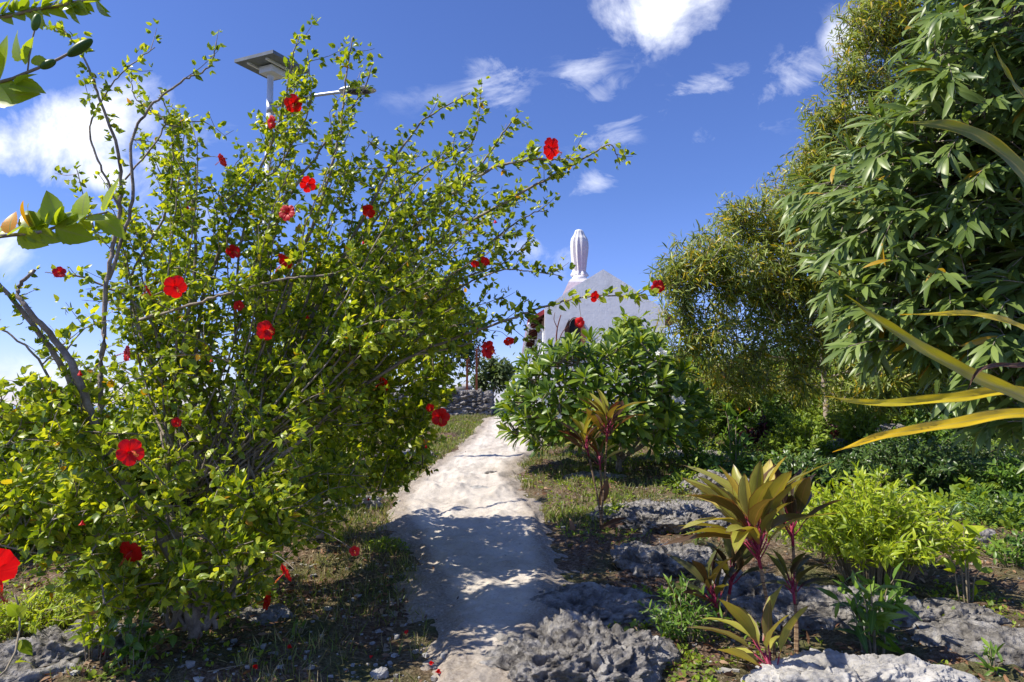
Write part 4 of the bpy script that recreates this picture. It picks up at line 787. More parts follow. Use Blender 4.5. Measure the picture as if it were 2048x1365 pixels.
cordyline('largest and nearest cordyline with broad olive and purple leaves on one ringed cane', b, [(tip(1518, 1120, b[1] - .02), 34, .48, .58)])
b = gpt(1592, 1300)
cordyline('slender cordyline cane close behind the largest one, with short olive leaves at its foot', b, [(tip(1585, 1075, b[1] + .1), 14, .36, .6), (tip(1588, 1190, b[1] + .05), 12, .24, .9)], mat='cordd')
b = gpt(1550, 1368)
cordyline('stemless young cordyline with pale olive leaves at the bottom edge beside the nearest cane', b, [(b + [0.0, 0, .04], 11, .36, .75)])
b = gpt(1440, 1275)
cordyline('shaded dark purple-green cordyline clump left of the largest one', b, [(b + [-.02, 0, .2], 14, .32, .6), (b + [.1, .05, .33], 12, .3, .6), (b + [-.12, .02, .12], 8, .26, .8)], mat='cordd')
b = gpt(1200, 1062)
cordyline('twin-stemmed yellow and bronze cordyline in the grass in front of the frangipani', b,
   [(tip(1176, 905, b[1]), 18, .32, .8), (tip(1214, 875, b[1] + .02), 24, .42, .6), (tip(1200, 930, b[1] + .02), 9, .28, 1.1)], mat='cordy', ws=.72, dead=[(1215, 955, b[1] - .03, -100, 60), (1200, 1055, b[1] - .1, 15, 60), (1205, 1065, b[1] - .15, -20, 60), (1150, 1075, b[1] - .1, 100, 34)])
# ------------------------------------------------------------------ generic leafy plants
def herb(name, label, base, cat, ns, h, w, mat, tpls, L, ds=.04, per=2, group=None, lean=(0, 0), t0=.2, wood='twig', r=.004, upd=.3, side=0):
    root = empty(name, base, label, cat, group); wd = MB(); fo = MB(); base = np.array(base)
    for i in range(ns):
        a = R.random() * 6.283; rr = math.sqrt(R.random()) * w; hh = h * (1 - .55 * (rr / max(w, 1e-3)) ** 2) * R.uniform(.7, 1.05)
        b0 = base + np.array([math.cos(a), math.sin(a), 0]) * rr * .35; b0[2] = float(gz(b0[0], b0[1])) - .01
        T = base + np.array([math.cos(a) * rr + lean[0], math.sin(a) * rr + lean[1], hh]); pl = spl([b0, b0 * .4 + T * .6 + [0, 0, .18 * hh] - np.array([math.cos(a), math.sin(a), 0]) * rr * .15, T], 9); tube(wd, pl, np.linspace(r, r * .4, 9), 4, cap=False)
        p, tg, q = along(pl, ds, t0, 1.); n = len(p); pp = np.repeat(p, per, 0); tt = np.repeat(tg, per, 0); m_ = len(pp)
        D = unit(R.normal(size=(m_, 3)) * .8 + tt * .5 + [0, 0, upd]); putm(fo, tpls, pp, D, unit(R.normal(size=(m_, 3)) * .4 + [-.4, -.25, .85]), L * R.uniform(.55, 1.15, m_))
    wd.build('stems', M[wood], root); fo.build('foliage', M[mat], root); return root
def fern(label, base, nf, L, mat='fern', group=None, name='fern'):
    root = empty(name, base, label, 'fern', group); fo = MB(); base = np.array(base)
    for i in range(nf):
        a = R.random() * 6.283; l_ = L * R.uniform(.6, 1.1); o = np.array([math.cos(a), math.sin(a), 0]); e = R.uniform(.5, 1.1)
        pl = spl([base, base + o * l_ * .4 + [0, 0, l_ * .5 * e], base + o * l_ * .85 + [0, 0, l_ * .45 * e]], 12); tube(fo, pl, .002, 3, cap=False)
        p, tg, q = along(pl, l_ / 26, .12, 1.); n = len(p); sd = unit(np.cross(tg, [0, 0, 1.])); ll = l_ * .22 * np.sin(np.clip(q, .05, .97) * math.pi) ** .7 + .005
        for sgn in (1, -1): putm(fo, T_LANCE, p, sd * sgn + tg * .35 - [0, 0, .1], np.tile([0, 0, 1.], (n, 1)), ll, rnd=R.uniform(.2, .9, n))
    fo.build('fronds', M[mat], root); return root
gp = gpt
herb('leafy_shrub', 'wide lime-green shrub glowing in the sun right of the big cordyline', gp(1740, 1170), 'shrub', 260, .92, .86, 'lime', T_LANCE, .09, .035, 2, t0=.35)
herb('leafy_shrub', 'small plant with large pale leaves on a thin stem, right of the lime shrub', gp(1935, 1210), 'shrub', 5, .62, .2, 'lime', T_LEAF, .14, .05, 2, t0=.55, r=.008)
herb('leafy_shrub', 'dark green upright plant with long leaves in front of the lime-green shrub', gp(1750, 1300), 'plant', 11, .62, .22, 'mid', T_LANCE, .17, .06, 2, t0=.25, r=.007)
herb('leafy_shrub', 'fresh green bush low at the left of the shaded cordyline clump', gp(1365, 1290), 'shrub', 42, .38, .27, 'mid', T_LANCE, .07, .03, 2)
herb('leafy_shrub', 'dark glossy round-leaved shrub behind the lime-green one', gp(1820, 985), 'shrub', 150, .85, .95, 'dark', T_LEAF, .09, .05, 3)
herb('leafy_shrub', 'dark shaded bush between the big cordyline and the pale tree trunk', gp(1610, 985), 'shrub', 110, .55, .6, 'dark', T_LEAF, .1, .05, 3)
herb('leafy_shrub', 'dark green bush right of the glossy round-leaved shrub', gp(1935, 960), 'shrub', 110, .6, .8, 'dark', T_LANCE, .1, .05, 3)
herb('leafy_shrub', 'light green bush under the hanging yellow blades', gp(1830, 862), 'shrub', 120, .75, .8, 'fern', T_LEAF, .1, .06, 3)
herb('leafy_shrub', 'low yellow-green bush left of the pale tree trunk', gp(1590, 870), 'shrub', 90, .6, .8, 'fern', T_LEAF, .1, .06, 3)
herb('leafy_shrub', 'tall broad-leaved green plant behind the big cordyline', gp(1468, 935), 'plant', 7, 1.15, .25, 'mid', T_LEAF, .24, .1, 2, t0=.3, r=.012)
herb('leafy_shrub', 'leafy bush right of the frangipani below the acacia leaves', gp(1420, 880), 'shrub', 90, 1.2, .6, 'mid', T_LEAF, .11, .07, 3)
herb('pink_flowered_shrub', 'thin shrub dotted with pink blossoms right of the frangipani', gp(1452, 880), 'shrub', 50, 1.6, .5, 'mid', T_LEAF, .09, .08, 2)
mb = MB()
for (u, v) in [(1406, 770), (1448, 760), (1425, 776), (1412, 780), (1428, 766), (1500, 818)]:
    c_ = P(u, v, gp(1452, 880)[1] - .5)
    for _ in range(6):
        f_ = R.normal(size=(5, 3)); put(mb, T_OV[0], np.repeat([c_ + R.normal(size=3) * .03], 5, 0), f_, [0, 0, 1.], .035)
mb.build('blossoms', M['pink'], bpy.data.objects['pink_flowered_shrub'])
rt = empty('flower_spike_plant', gp(1495, 885), 'plant carrying one upright yellow flower spike near the pink blossoms', 'plant'); mb = MB(); d_ = wloc(rt)[1]; e = P(1490, 742, d_)
tube(mb, spl([wloc(rt), (wloc(rt) + e) / 2 + [.05, 0, 0], e], 8), .008, 5); mb.build('stem', M['twig'], rt); mb = MB()
n = 90; z_ = R.random(n); pp = e + np.stack([R.normal(size=n) * .015, R.normal(size=n) * .015, -z_ * .25], 1); putm(mb, T_OV, pp, rdir(n, .6), np.tile([0, 0, 1.], (n, 1)), .06); mb.build('blossoms', M['yellowfl'], rt)
mb = MB(); n = 60; q = R.random(n); pp = wloc(rt) + (e - wloc(rt)) * (q * .8)[:, None]; putm(mb, T_LEAF, pp, rdir(n, .4), np.tile([0, 0, 1.], (n, 1)), .18); mb.build('foliage', M['mid'], rt)
for (u, v, h, w_, lb, ns) in [(1527, 905, .85, .14, 'tallest maroon croton, a narrow upright spike of dark leaves', 16), (1500, 900, .4, .35, 'low spreading maroon croton left of the dark upright one', 26), (1672, 888, .5, .4, 'maroon croton at the foot of the pale tree trunk', 30), (1742, 880, .62, .2, 'dark maroon croton right of the pale tree trunk', 16)]:
    herb('maroon_croton', lb, gp(u, v), 'shrub', ns, h, w_, 'maroon', T_LEAF, .1, .035, 2, group='maroon crotons', t0=.05)
for (u, v, lb, nf, L_) in [(1960, 1000, 'grey-green fern in the shade near the right edge', 22, .5), (1560, 880, 'yellow-green fern right of the narrow maroon croton', 26, .8), (1605, 860, 'bright fern just left of the pale trunk', 24, .8), (1530, 935, 'fern peeping out behind the big cordyline leaves', 20, .5), (1900, 1030, 'small fern beside the striped seedling', 14, .3), (2030, 960, 'fern cut by the right edge in deep shade', 20, .5)]:
    fern(lb, gp(u, v), nf, L_, group='ferns under the acacias')
def rosette(label, base, n, L, mat, name='striped_seedling', h=.2):
    root = empty(name, base, label, 'plant'); fo = MB(); mb = MB(); base = np.array(base); T = base + [0, 0, h]; tube(mb, [base - [0, 0, .02], T], .01, 6); mb.build('stem', M['twig'], root)
    an = np.arange(n) * 2.4; D = unit(np.stack([np.cos(an), np.sin(an), np.linspace(.1, 1.2, n)], 1)); putm(fo, T_PLUM, np.repeat([T], n, 0), D, np.tile([0, 0, 1.], (n, 1)), L * R.uniform(.8, 1.1, n)); fo.build('foliage', M[mat], root)
rosette('frangipani seedling with long pale-veined leaves catching the light behind the lime shrub', gp(1795, 1050), 14, .26, 'vari', h=.32)
rosette('smaller pale-veined seedling right of the first, above the brown mulch', gp(1905, 1068), 9, .2, 'vari', h=.22)
rosette('dark pale-veined seedling low in the shade near the fern', gp(1960, 1050), 8, .18, 'vari', h=.12)
herb('weed', 'light green weeds at the right edge above the mulch', gp(2030, 1150), 'plant', 26, .35, .3, 'mid', T_LEAF, .07, .035, 2)
herb('weed', 'weeds in the lower right corner', gp(1985, 1345), 'plant', 6, .16, .07, 'mid', T_LANCE, .09, .03, 2)
herb('weed', 'sprig of green weed growing out of the grey rock left of the big cordyline', gp(1395, 1105), 'plant', 16, .16, .12, 'mid', T_LANCE, .045, .02, 2)
herb('weed', 'small weed on top of the broad limestone shelf', gp(1325, 985), 'plant', 8, .1, .08, 'fern', T_LEAF, .04, .02, 2)
herb('weed', 'pale weeds at the left verge of the path below the hibiscus tips', gp(770, 1105), 'plant', 30, .13, .24, 'fern', T_LEAF, .05, .02, 2)
herb('weed', 'green weeds between the grass and the path under the hibiscus flowers', gp(790, 965), 'plant', 30, .16, .35, 'fern', T_LEAF, .06, .02, 2)
herb('weed', 'bright weeds beside the base of the twin-stemmed cordyline', gp(1222, 1048), 'plant', 18, .22, .14, 'lime', T_LANCE, .09, .03, 2)
herb('weed', 'weeds in the mulch right of the pale stone ridge', gp(1990, 1120), 'plant', 20, .2, .25, 'fern', T_LEAF, .05, .025, 2)
herb('weed', 'round-leaved weed in the shade beneath the lowest hibiscus blooms', gp(590, 1275), 'plant', 5, .12, .06, 'mid', T_OV, .06, .03, 2)
herb('weed', 'weeds on the ground at the right foot of the frangipani', gp(1330, 925), 'plant', 14, .15, .3, 'fern', T_LEAF, .06, .02, 2)
herb('groundcover_plant', 'bright fine-leaved groundcover mound at the lower left edge', gp(60, 1265), 'plant', 150, .3, .48, 'lime', T_LANCE, .05, .022, 2, t0=.3)
herb('groundcover_plant', 'fine-leaved groundcover mound behind the lower left rock', gp(190, 1215), 'plant', 110, .3, .4, 'fern', T_LANCE, .05, .022, 2, t0=.3)
herb('groundcover_plant', 'leafy suckers in front of the hibiscus trunk', gp(270, 1340), 'plant', 16, .4, .22, 'mid', T_HIB, .07, .035, 2, t0=.3)
herb('groundcover_plant', 'pale serrated leafy shoots below the lowest left hibiscus bloom', gp(190, 1320), 'plant', 14, .55, .25, 'hib', T_HIBN, .08, .04, 2, t0=.4)
# background hedge to the left
for (u, v, d, h, w_, lb) in [(40, 0, 7.5, 1.55, 1.2, 'green bush filling the left edge behind the nearest hibiscus'), (260, 0, 8.8, 1.5, 1.4, 'bush seen through the stems left of the hibiscus trunk'), (-120, 0, 9.5, 1.7, 1.4, 'farther bush at the far left edge'), (480, 0, 10., 1.5, 1.4, 'bush hidden deep behind the hibiscus stems')]:
    p = P(u, 812, d); herb('hedge_bush', lb, gxy(p[0], p[1]), 'shrub', 260, h, w_, 'mid' if u > 300 else 'fern', T_LEAF, .1, .055, 3, group='bushes behind the hibiscus', t0=.1)
# far greenery to the right and centre
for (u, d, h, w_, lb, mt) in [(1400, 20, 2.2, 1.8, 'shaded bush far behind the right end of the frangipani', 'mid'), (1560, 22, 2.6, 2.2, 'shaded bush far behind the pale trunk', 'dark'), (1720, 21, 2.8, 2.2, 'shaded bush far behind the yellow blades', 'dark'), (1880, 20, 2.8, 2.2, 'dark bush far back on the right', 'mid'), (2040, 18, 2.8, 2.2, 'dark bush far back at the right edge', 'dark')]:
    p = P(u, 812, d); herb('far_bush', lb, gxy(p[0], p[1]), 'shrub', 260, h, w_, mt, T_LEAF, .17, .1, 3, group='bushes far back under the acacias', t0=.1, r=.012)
p = P(985, 812, 27); b = gxy(p[0], p[1])
make_tree('small_tree', 'small pale green tree beyond the end of the stone wall', 'tree', b, [([b, b + [0, 0, .6], b + [0.1, 0, 1.2]], .07, .05)], [blob(985, 738, 36, 27), blob(1010, 750, 26, 27), blob(960, 760, 26, 27)], 'farleaf', T_LEAF, .2, 16, 120, spread=.1)
p = P(850, 812, 24); b = gxy(p[0], p[1])
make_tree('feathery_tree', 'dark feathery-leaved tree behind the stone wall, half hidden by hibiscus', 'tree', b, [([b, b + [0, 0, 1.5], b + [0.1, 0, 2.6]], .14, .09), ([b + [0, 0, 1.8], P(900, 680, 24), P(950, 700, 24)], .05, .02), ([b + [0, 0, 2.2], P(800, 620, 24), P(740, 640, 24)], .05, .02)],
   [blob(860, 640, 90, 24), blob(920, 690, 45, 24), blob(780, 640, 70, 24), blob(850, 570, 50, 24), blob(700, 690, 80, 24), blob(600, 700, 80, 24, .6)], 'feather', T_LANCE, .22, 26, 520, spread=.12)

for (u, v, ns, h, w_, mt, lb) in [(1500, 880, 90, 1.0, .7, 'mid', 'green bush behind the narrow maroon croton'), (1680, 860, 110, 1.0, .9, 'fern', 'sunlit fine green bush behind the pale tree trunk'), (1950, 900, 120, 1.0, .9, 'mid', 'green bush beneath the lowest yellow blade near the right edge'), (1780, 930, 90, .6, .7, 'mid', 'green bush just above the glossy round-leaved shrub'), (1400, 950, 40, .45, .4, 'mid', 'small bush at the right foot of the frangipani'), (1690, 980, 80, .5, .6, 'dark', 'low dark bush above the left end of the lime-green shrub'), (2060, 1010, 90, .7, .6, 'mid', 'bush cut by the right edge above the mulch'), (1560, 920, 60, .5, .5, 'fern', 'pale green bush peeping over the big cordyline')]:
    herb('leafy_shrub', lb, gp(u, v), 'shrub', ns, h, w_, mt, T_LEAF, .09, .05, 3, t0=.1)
for (u, d, h, w_, lb, mt) in [(1340, 16, 1.9, 1.2, 'bush just behind the right edge of the frangipani', 'mid'), (1480, 17, 1.8, 1.4, 'bush behind the pink-blossomed shrub', 'mid'), (1620, 18.5, 1.9, 1.5, 'bush right behind the pale trunk', 'fern'), (1780, 17.5, 1.9, 1.5, 'bush seen between the yellow blades', 'mid'), (1930, 16, 2., 1.5, 'bush behind the lowest yellow blade', 'dark')]:
    p = P(u, 812, d); herb('far_bush', lb, gxy(p[0], p[1]), 'shrub', 200, h, w_, mt, T_LEAF, .14, .08, 3, group='bushes far back under the acacias', t0=.1, r=.01)

# low undergrowth nobody could count, filling the ground under the acacias
mb = MB(); k = 0
while k < 330:
    u = R.uniform(1340, 2150); v = 800 + 260 * R.random() ** .8; q = G(u, v)
    if (v > 985 and u < 1720) or path_in(q[0], q[1]) > -.6 or fbm(np.array([q[0] * .9, q[1] * .9, 5.]), 2, 3) < -.35: continue
    k += 1; z = float(gz(q[0], q[1])); n = R.integers(60, 110); hh = R.uniform(.12, .42); w_ = R.uniform(.12, .35)
    c_ = R.normal(size=(n, 3)) * [w_ * .5, w_ * .5, 0]; c_[:, 2] = R.random(n) * hh * np.clip(1 - (c_[:, 0] ** 2 + c_[:, 1] ** 2) / w_ ** 2, .15, 1)
    D = unit(c_ * [2, 2, .5] + R.normal(size=(n, 3)) * .15 + [0, 0, .1]); putm(mb, [T_LEAF, T_LANCE, T_OV][R.integers(0, 3)], np.array([q[0], q[1], z]) + c_, D, unit(R.normal(size=(n, 3)) * .4 + [-.4, -.25, .85]), R.uniform(.05, .12) * R.uniform(.6, 1.1, n), m=int(R.integers(0, 3)))
o = mb.build('undergrowth', [M['mid'], M['fern'], M['dark']]); o['kind'] = 'stuff'; tag(o, 'mixed low green undergrowth covering the shaded ground under the acacias', 'undergrowth')

for (u, v, ns, h, w_, mt, lb) in [(1385, 900, 60, 1.15, .5, 'fern', 'tall pale green bush touching the right side of the frangipani'), (1545, 900, 60, 1.1, .55, 'mid', 'tall green bush behind the crown of the biggest cordyline'), (1610, 925, 60, .85, .6, 'fern', 'pale bush left of the lowest yellow blade tip'), (1720, 900, 70, .95, .7, 'fern', 'pale green bush right of the pale trunk below the yellow blades'), (1860, 925, 70, .9, .7, 'mid', 'green bush under the middle of the lowest yellow blade')]:
    herb('leafy_shrub', lb, gp(u, v), 'shrub', ns, h, w_, mt, T_LEAF, .1, .05, 3, t0=.1)
# ------------------------------------------------------------------ long yellow blades reaching in from the right
root = empty('long_leaved_plant', gxy(1.42, 1.45), 'strappy plant just outside the right edge whose long yellow blades reach in', 'plant')
crown = P(2190, 850, 1.3); mb = MB(); tube(mb, spl([gxy(1.42, 1.45), gxy(1.4, 1.42) * .5 + crown * .5 + [.02, 0, 0], crown], 10), .02, 10); mb.build('cane', M['brown'], root)
def blade(pts, w_, mat, rnd, up=(0, -.5, .8), name='blade', d=1.2, wp=None, fold=.25):
    c_ = spl([P(a, b, dd) for a, b, dd in pts], 34); tg = unit(np.gradient(c_, axis=0)); up = np.array(up, float); X = unit(np.cross(tg, up)); Z = np.cross(X, tg)
    q = np.linspace(0, 1, 34); wd = .78 * w_ * (np.sin(np.clip(q * .93 + .0, 0, 1) * math.pi) ** .55 if wp is None else np.interp(q, *wp)); V = []; A = []
    for i in range(34):
        for j, s_ in enumerate((-1, -.5, 0, .5, 1)):
            V.append(c_[i] + X[i] * s_ * wd[i] + Z[i] * abs(s_) * wd[i] * fold + Z[i] * .0015 * math.sin(i * .9 + s_ * 3)); A.append((rnd[0] + (rnd[1] - rnd[0]) * q[i], j / 4, .4 + .5 * q[i], .5))
    i = np.arange(33)[:, None] * 5; j = np.arange(4)[None]; m_ = MB(); m_.add(V, [np.stack([i + j, i + j + 1, i + 5 + j + 1, i + 5 + j], -1).reshape(-1, 4)], A); return m_.build(name, M[mat], root)
tp_ = ([0, .15, .45, .8, 1], [.8, 1, 1, .6, .02])
blade([(2190, 850, 1.3), (2048, 795, 1.2), (1930, 745, 1.12), (1800, 670, 1.05), (1690, 590, 1.0)], .017, 'blade', (.45, .25), up=(-.3, -1, .3), wp=tp_, fold=.35)
blade([(2190, 850, 1.3), (2048, 785, 1.25), (1900, 798, 1.2), (1750, 808, 1.15), (1650, 793, 1.1)], .013, 'blade', (.8, .5), up=(0, -.9, .5), wp=tp_, fold=.5)
blade([(2190, 850, 1.3), (2048, 828, 1.2), (1900, 850, 1.15), (1770, 872, 1.1), (1665, 905, 1.08)], .0135, 'blade', (.75, 1.), up=(0, -.8, .6), wp=tp_, fold=.4)
blade([(2190, 850, 1.3), (2130, 700, 1.2), (2040, 655, 1.15), (1950, 630, 1.1), (1800, 630, 1.05)], .013, 'blade', (.75, .7), up=(0.2, -.8, .6), wp=tp_, fold=.35)
blade([(2190, 850, 1.3), (2170, 560, 1.2), (2070, 380, 1.1), (1980, 290, 1.05), (1900, 255, 1.02), (1810, 245, 1.0)], .022, 'blade', (.0, .12), up=(.3, -1, .1), wp=tp_, fold=.3)
blade([(2200, 850, 1.3), (2190, 450, 1.2), (2080, 240, 1.1), (2020, 160, 1.05), (1985, 85, 1.02)], .012, 'blade', (.0, .05), up=(.5, -1, .1), wp=tp_, fold=.3)
blade([(2190, 850, 1.3), (2100, 745, 1.2), (2020, 732, 1.15), (1960, 740, 1.1), (1935, 780, 1.1)], .006, 'dry', (.1, .2), up=(0, -.9, .4), wp=tp_, fold=.6, name='withered_blade')
# ------------------------------------------------------------------ solar street lamp
LD = 12.0; pt_ = P(528, 700, LD); lb_ = gxy(pt_[0], LD); k = LD / F
root = empty('solar_street_lamp', lb_, 'white solar street lamp post with a tilted panel, rising behind the hibiscus', 'street lamp')
mb = MB(); top = P(541, 150, LD); tube(mb, [lb_, (lb_ + top) / 2, top], [.085, .07, .055], 14); tube(mb, [lb_, lb_ + [0, 0, .03]], .18, 14); mb.build('pole', M['whitepaint'], root)
pc = P(545, 133, LD); mb = MB(); ang = rad(-10); n1_ = np.array([.90, -.42, -.03]); e1 = unit(n1_); e2 = unit(np.cross([-.1, -.02, .97], e1)); e3 = np.cross(e1, e2); Rm = np.stack([e1, e2, e3], 1)
box(mb, pc, (.92, .92, .06), 0, Rm); mb2 = MB(); box(mb2, pc + e3 * .033, (.87, .87, .006), 0, Rm)
pn = mb.build('solar_panel', M['grill'], root, smooth=False); mb2.build('panel_cells', M['solar'], pn, smooth=False)
mb = MB()
for s_ in (-.22, .22): box(mb, pc - e3 * .045 + e1 * s_, (.04, .75, .035), 0, Rm)
tube(mb, [top - [0, 0, .05], pc - e3 * .05], .06, 10); box(mb, pc - e3 * .11, (.3, .34, .12), 0, Rm); mb.build('panel_bracket', M['whitepaint'], root, smooth=False)
mb = MB(); a0 = P(541, 218, LD); a1 = P(700, 182, LD - .5); tube(mb, spl([a0, P(610, 195, LD - .2), a1], 10), .03, 10); tube(mb, [P(541, 208, LD), P(541, 228, LD)], .075, 12); mb.build('arm', M['metal'], root)
mb = MB(); V_, Q_ = _cs[24]; hc = P(715, 181, LD - .6); W = V_ * [.33, .15, .07]; W[:, 2] = np.where(W[:, 2] < 0, W[:, 2] * .6, W[:, 2]); W[:, 1] *= 1 - .3 * V_[:, 0] * (V_[:, 0] < 0) * -1; mb.add(hc + W, [Q_]); hd = mb.build('lamp_head', M['metal'], root)
mb = MB(); W = V_ * [.22, .1, .035]; mb.add(hc + [0.02, 0, -.035] + W, [Q_]); mb.build('lens', M['solar'], hd)
p = P(830, 812, 45); b_ = gxy(p[0], 45); root = empty('street_lamp', b_, 'small distant white street lamp seen through the hibiscus right of its crown', 'street lamp'); mb = MB(); t_ = P(832, 522, 45)
tube(mb, [b_, t_], [.1, .06], 10); tube(mb, spl([t_, P(850, 518, 45), P(868, 525, 45)], 6), .05, 8); mb.build('pole', M['whitepaint'], root)
mb = MB(); mb.add(P(882, 527, 45) + V_ * [.5, .2, .11], [Q_]); mb.build('lamp_head', M['whitepaint'], root)
# ------------------------------------------------------------------ chapel
CD = 33.0; kx = CD / F
def cx_(u): return (u - 1024) * kx * 1.0
def pz(v): return P(1024, v, CD)[2]
x0 = P(1090, 700, CD)[0]; xa = P(1207, 600, CD)[0]; x1 = 2 * xa - x0 + .1; g0 = 1.0
zE = pz(617); zA = pz(539); Lc = 20.
root = empty('chapel', (xa, CD, 1.45), 'white plastered chapel with a stepped-slope gable and dark red roof, beyond the frangipani', 'chapel')
mb = MB()
gp_ = [(x0, g0), (x1, g0), (x1, zE), (xa + 1.9, pz(592)), (xa + 1.35, pz(573)), (xa, zA), (xa - 1.55, pz(577)), (x0, zE)]
# solid gable wall; shade inside the shuttered window is a near-black panel on it
prism(mb, [(a, CD, b) for a, b in gp_], (0, .3, 0))
box(mb, (x0 + .12, CD + .3 + Lc / 2, (g0 + zE) / 2 - .1), (.24, Lc, zE - g0 - .2)); box(mb, (x1 - .12, CD + .3 + Lc / 2, (g0 + zE) / 2 - .1), (.24, Lc, zE - g0 - .2)); box(mb, (xa, CD + .3 + Lc + .12, (g0 + zE) / 2), (x1 - x0, .24, zE - g0))
mb.build('wall', M['plaster'], root, smooth=False)
# roof slabs, lower than the parapet gable
slope = (zA - zE) / (xa - x0); mb = MB(); ov = .78; yR = CD + .3
for s_, xe in ((-1, x0), (1, x1)):
    xo = xe + s_ * ov; ze = zE - ov * slope * .95 - .1; zr = zA - .22
    prism(mb, [(xo, yR - .0, ze), (xa, yR, zr), (xa, yR, zr + .08), (xo, yR, ze + .08)], (0, Lc, 0))
rf = mb.build('roof', M['roofred'], root, smooth=False)
xo = x0 - ov; ze = zE - ov * slope * .95 - .1
mb = MB(); box(mb, (xo - .02, yR + Lc / 2, ze + .0), (.05, Lc, .2)); prism(mb, [(xo - .02, yR - .03, ze - .1), (x0 - .01, yR - .03, zE - .24), (x0 - .01, yR - .03, zE - .0), (xo - .02, yR - .03, ze + .12)], (0, .03, 0)); mb.build('fascia', M['roofred'], rf, smooth=False)
mb = MB()
for i in range(14): yb = yR + .3 + i * 1.45; mb = MB(); prism(mb, [(xo + .04, yb, ze - .02), (x0 - .01, yb, zE - .22), (x0 - .01, yb, zE - .36), (xo + .04, yb, ze - .12)], (0, .09, 0)); mb.build('rafter', M['wood'], rf, smooth=False)
mb = MB(); tube(mb, [(xo + .02, yR - .05, ze - .14), (xo + .02, yR + Lc, ze - .14)], .075, 8)
for i in range(4):
    yb = yR + .1 + i * 5.4; tube(mb, spl([(xo + .02, yb, ze - .14), (xo + .1, yb, ze - .36), (x0 - .18, yb, ze - .36), (x0 - .08, yb, ze - .55)], 9), .05, 7); tube(mb, [(x0 - .08, yb, ze - .5), (x0 - .08, yb, 1.3)], .05, 7)
mb.build('gutter', M['whitepaint'], root)
for i in range(5): mb = MB(); yb = yR + .9 + i * 4.2; prism(mb, [(x0 - .0, yb, 1.2), (x0 - .42, yb, 1.2), (x0 - .3, yb, ze - .45), (x0 - .0, yb, ze - .3)], (0, .35, 0)); mb.build('buttress', M['plaster'], root, smooth=False)
def gothic(cx, z0, z1, w_, y, th):
    pts = [(cx - w_ / 2, z0), (cx + w_ / 2, z0)]; zs = z1 - w_ * .95
    for q in np.linspace(0, 1, 8): pts.append((cx + w_ / 2 * math.cos(q * math.pi / 2) ** .9 if q < 1 else cx, zs + (z1 - zs) * math.sin(q * math.pi / 2)))
    for q in np.linspace(1, 0, 8)[1:]: pts.append((cx - w_ / 2 * math.cos(q * math.pi / 2) ** .9, zs + (z1 - zs) * math.sin(q * math.pi / 2)))
    return [(a, y, b) for a, b in pts]
for (u, v1, w_, opn) in [(1150, 638, .55, 1), (1268, 635, .56, 0)]:
    xc = P(u, 640, CD)[0]; z1 = pz(v1); z0 = z1 - 2.0
    mb = MB(); prism(mb, gothic(xc, z0, z1, w_, CD - .012, 0), (0, .01, 0)); wn = mb.build('window', M['shadepaint'] if opn else M['wood'], root, smooth=False)
    mb = MB(); g_ = gothic(xc, z0 - .03, z1 + .05, w_ + .12, CD - .03, 0)
    for a_, b2_ in zip(g_, g_[1:] + g_[:1]): tube(mb, [a_, b2_], .025, 4)
    mb.build('window_frame', M['wood'], wn)
    if opn:
        for s_ in (-1, 1):
            mb = MB(); hx = xc + s_ * w_ / 2; H_ = [(0, z0), (0, z1 - .5), (.1, z1 - .25), (.27, z1), (.27, z0)]
            a_ = rad(35 if s_ > 0 else 25); prism(mb, [(hx + s_ * q * math.cos(a_), CD - .04 - q * math.sin(a_) , z) for q, z in [(0, z0), (.27, z0), (.27, z1 - .5), (.12, z1 - .2), (0, z1)]], (0, .03, 0)); mb.build('shutter', M['wood'], wn, smooth=False)
# white pedestal behind the gable carrying the statue
SD = 37.0; sx_ = P(1162, 550, SD)[0]
root = empty('statue_pedestal', (sx_, SD + .9, 1.4), 'white tapering pedestal tower rising behind the chapel gable and carrying the statue', 'pedestal')
def sq(x, y, z, w_, d_): return [(x - w_, y - d_, z), (x + w_, y - d_, z), (x + w_, y + d_, z), (x - w_, y + d_, z)]
lv = [sq(sx_ - .1, SD + .9, 1.2, 1.15, .7), sq(sx_ - .05, SD + .9, P(0, 592, SD)[2], 1.0, .7), sq(sx_, SD + .9, P(0, 562, SD)[2], .66, .6), sq(sx_, SD + .9, P(0, 555, SD)[2], .52, .5)]
V = np.array(sum(lv, [])); Fq = [(3, 2, 1, 0)] + [(i * 4 + j, i * 4 + (j + 1) % 4, i * 4 + 4 + (j + 1) % 4, i * 4 + 4 + j) for i in range(3) for j in range(4)] + [(12, 13, 14, 15)]
mb = MB(); mb.add(V, [Fq]); mb.build('shaft', M['plaster'], root, smooth=False)
mb = MB(); zt_ = P(0, 555, SD)[2]; tube(mb, [(sx_, SD + .9, zt_ - .02), (sx_, SD + .9, zt_ + .1), (sx_, SD + .9, zt_ + .22)], [.42, .42, .38], 24); mb.build('plinth', M['plaster'], root)
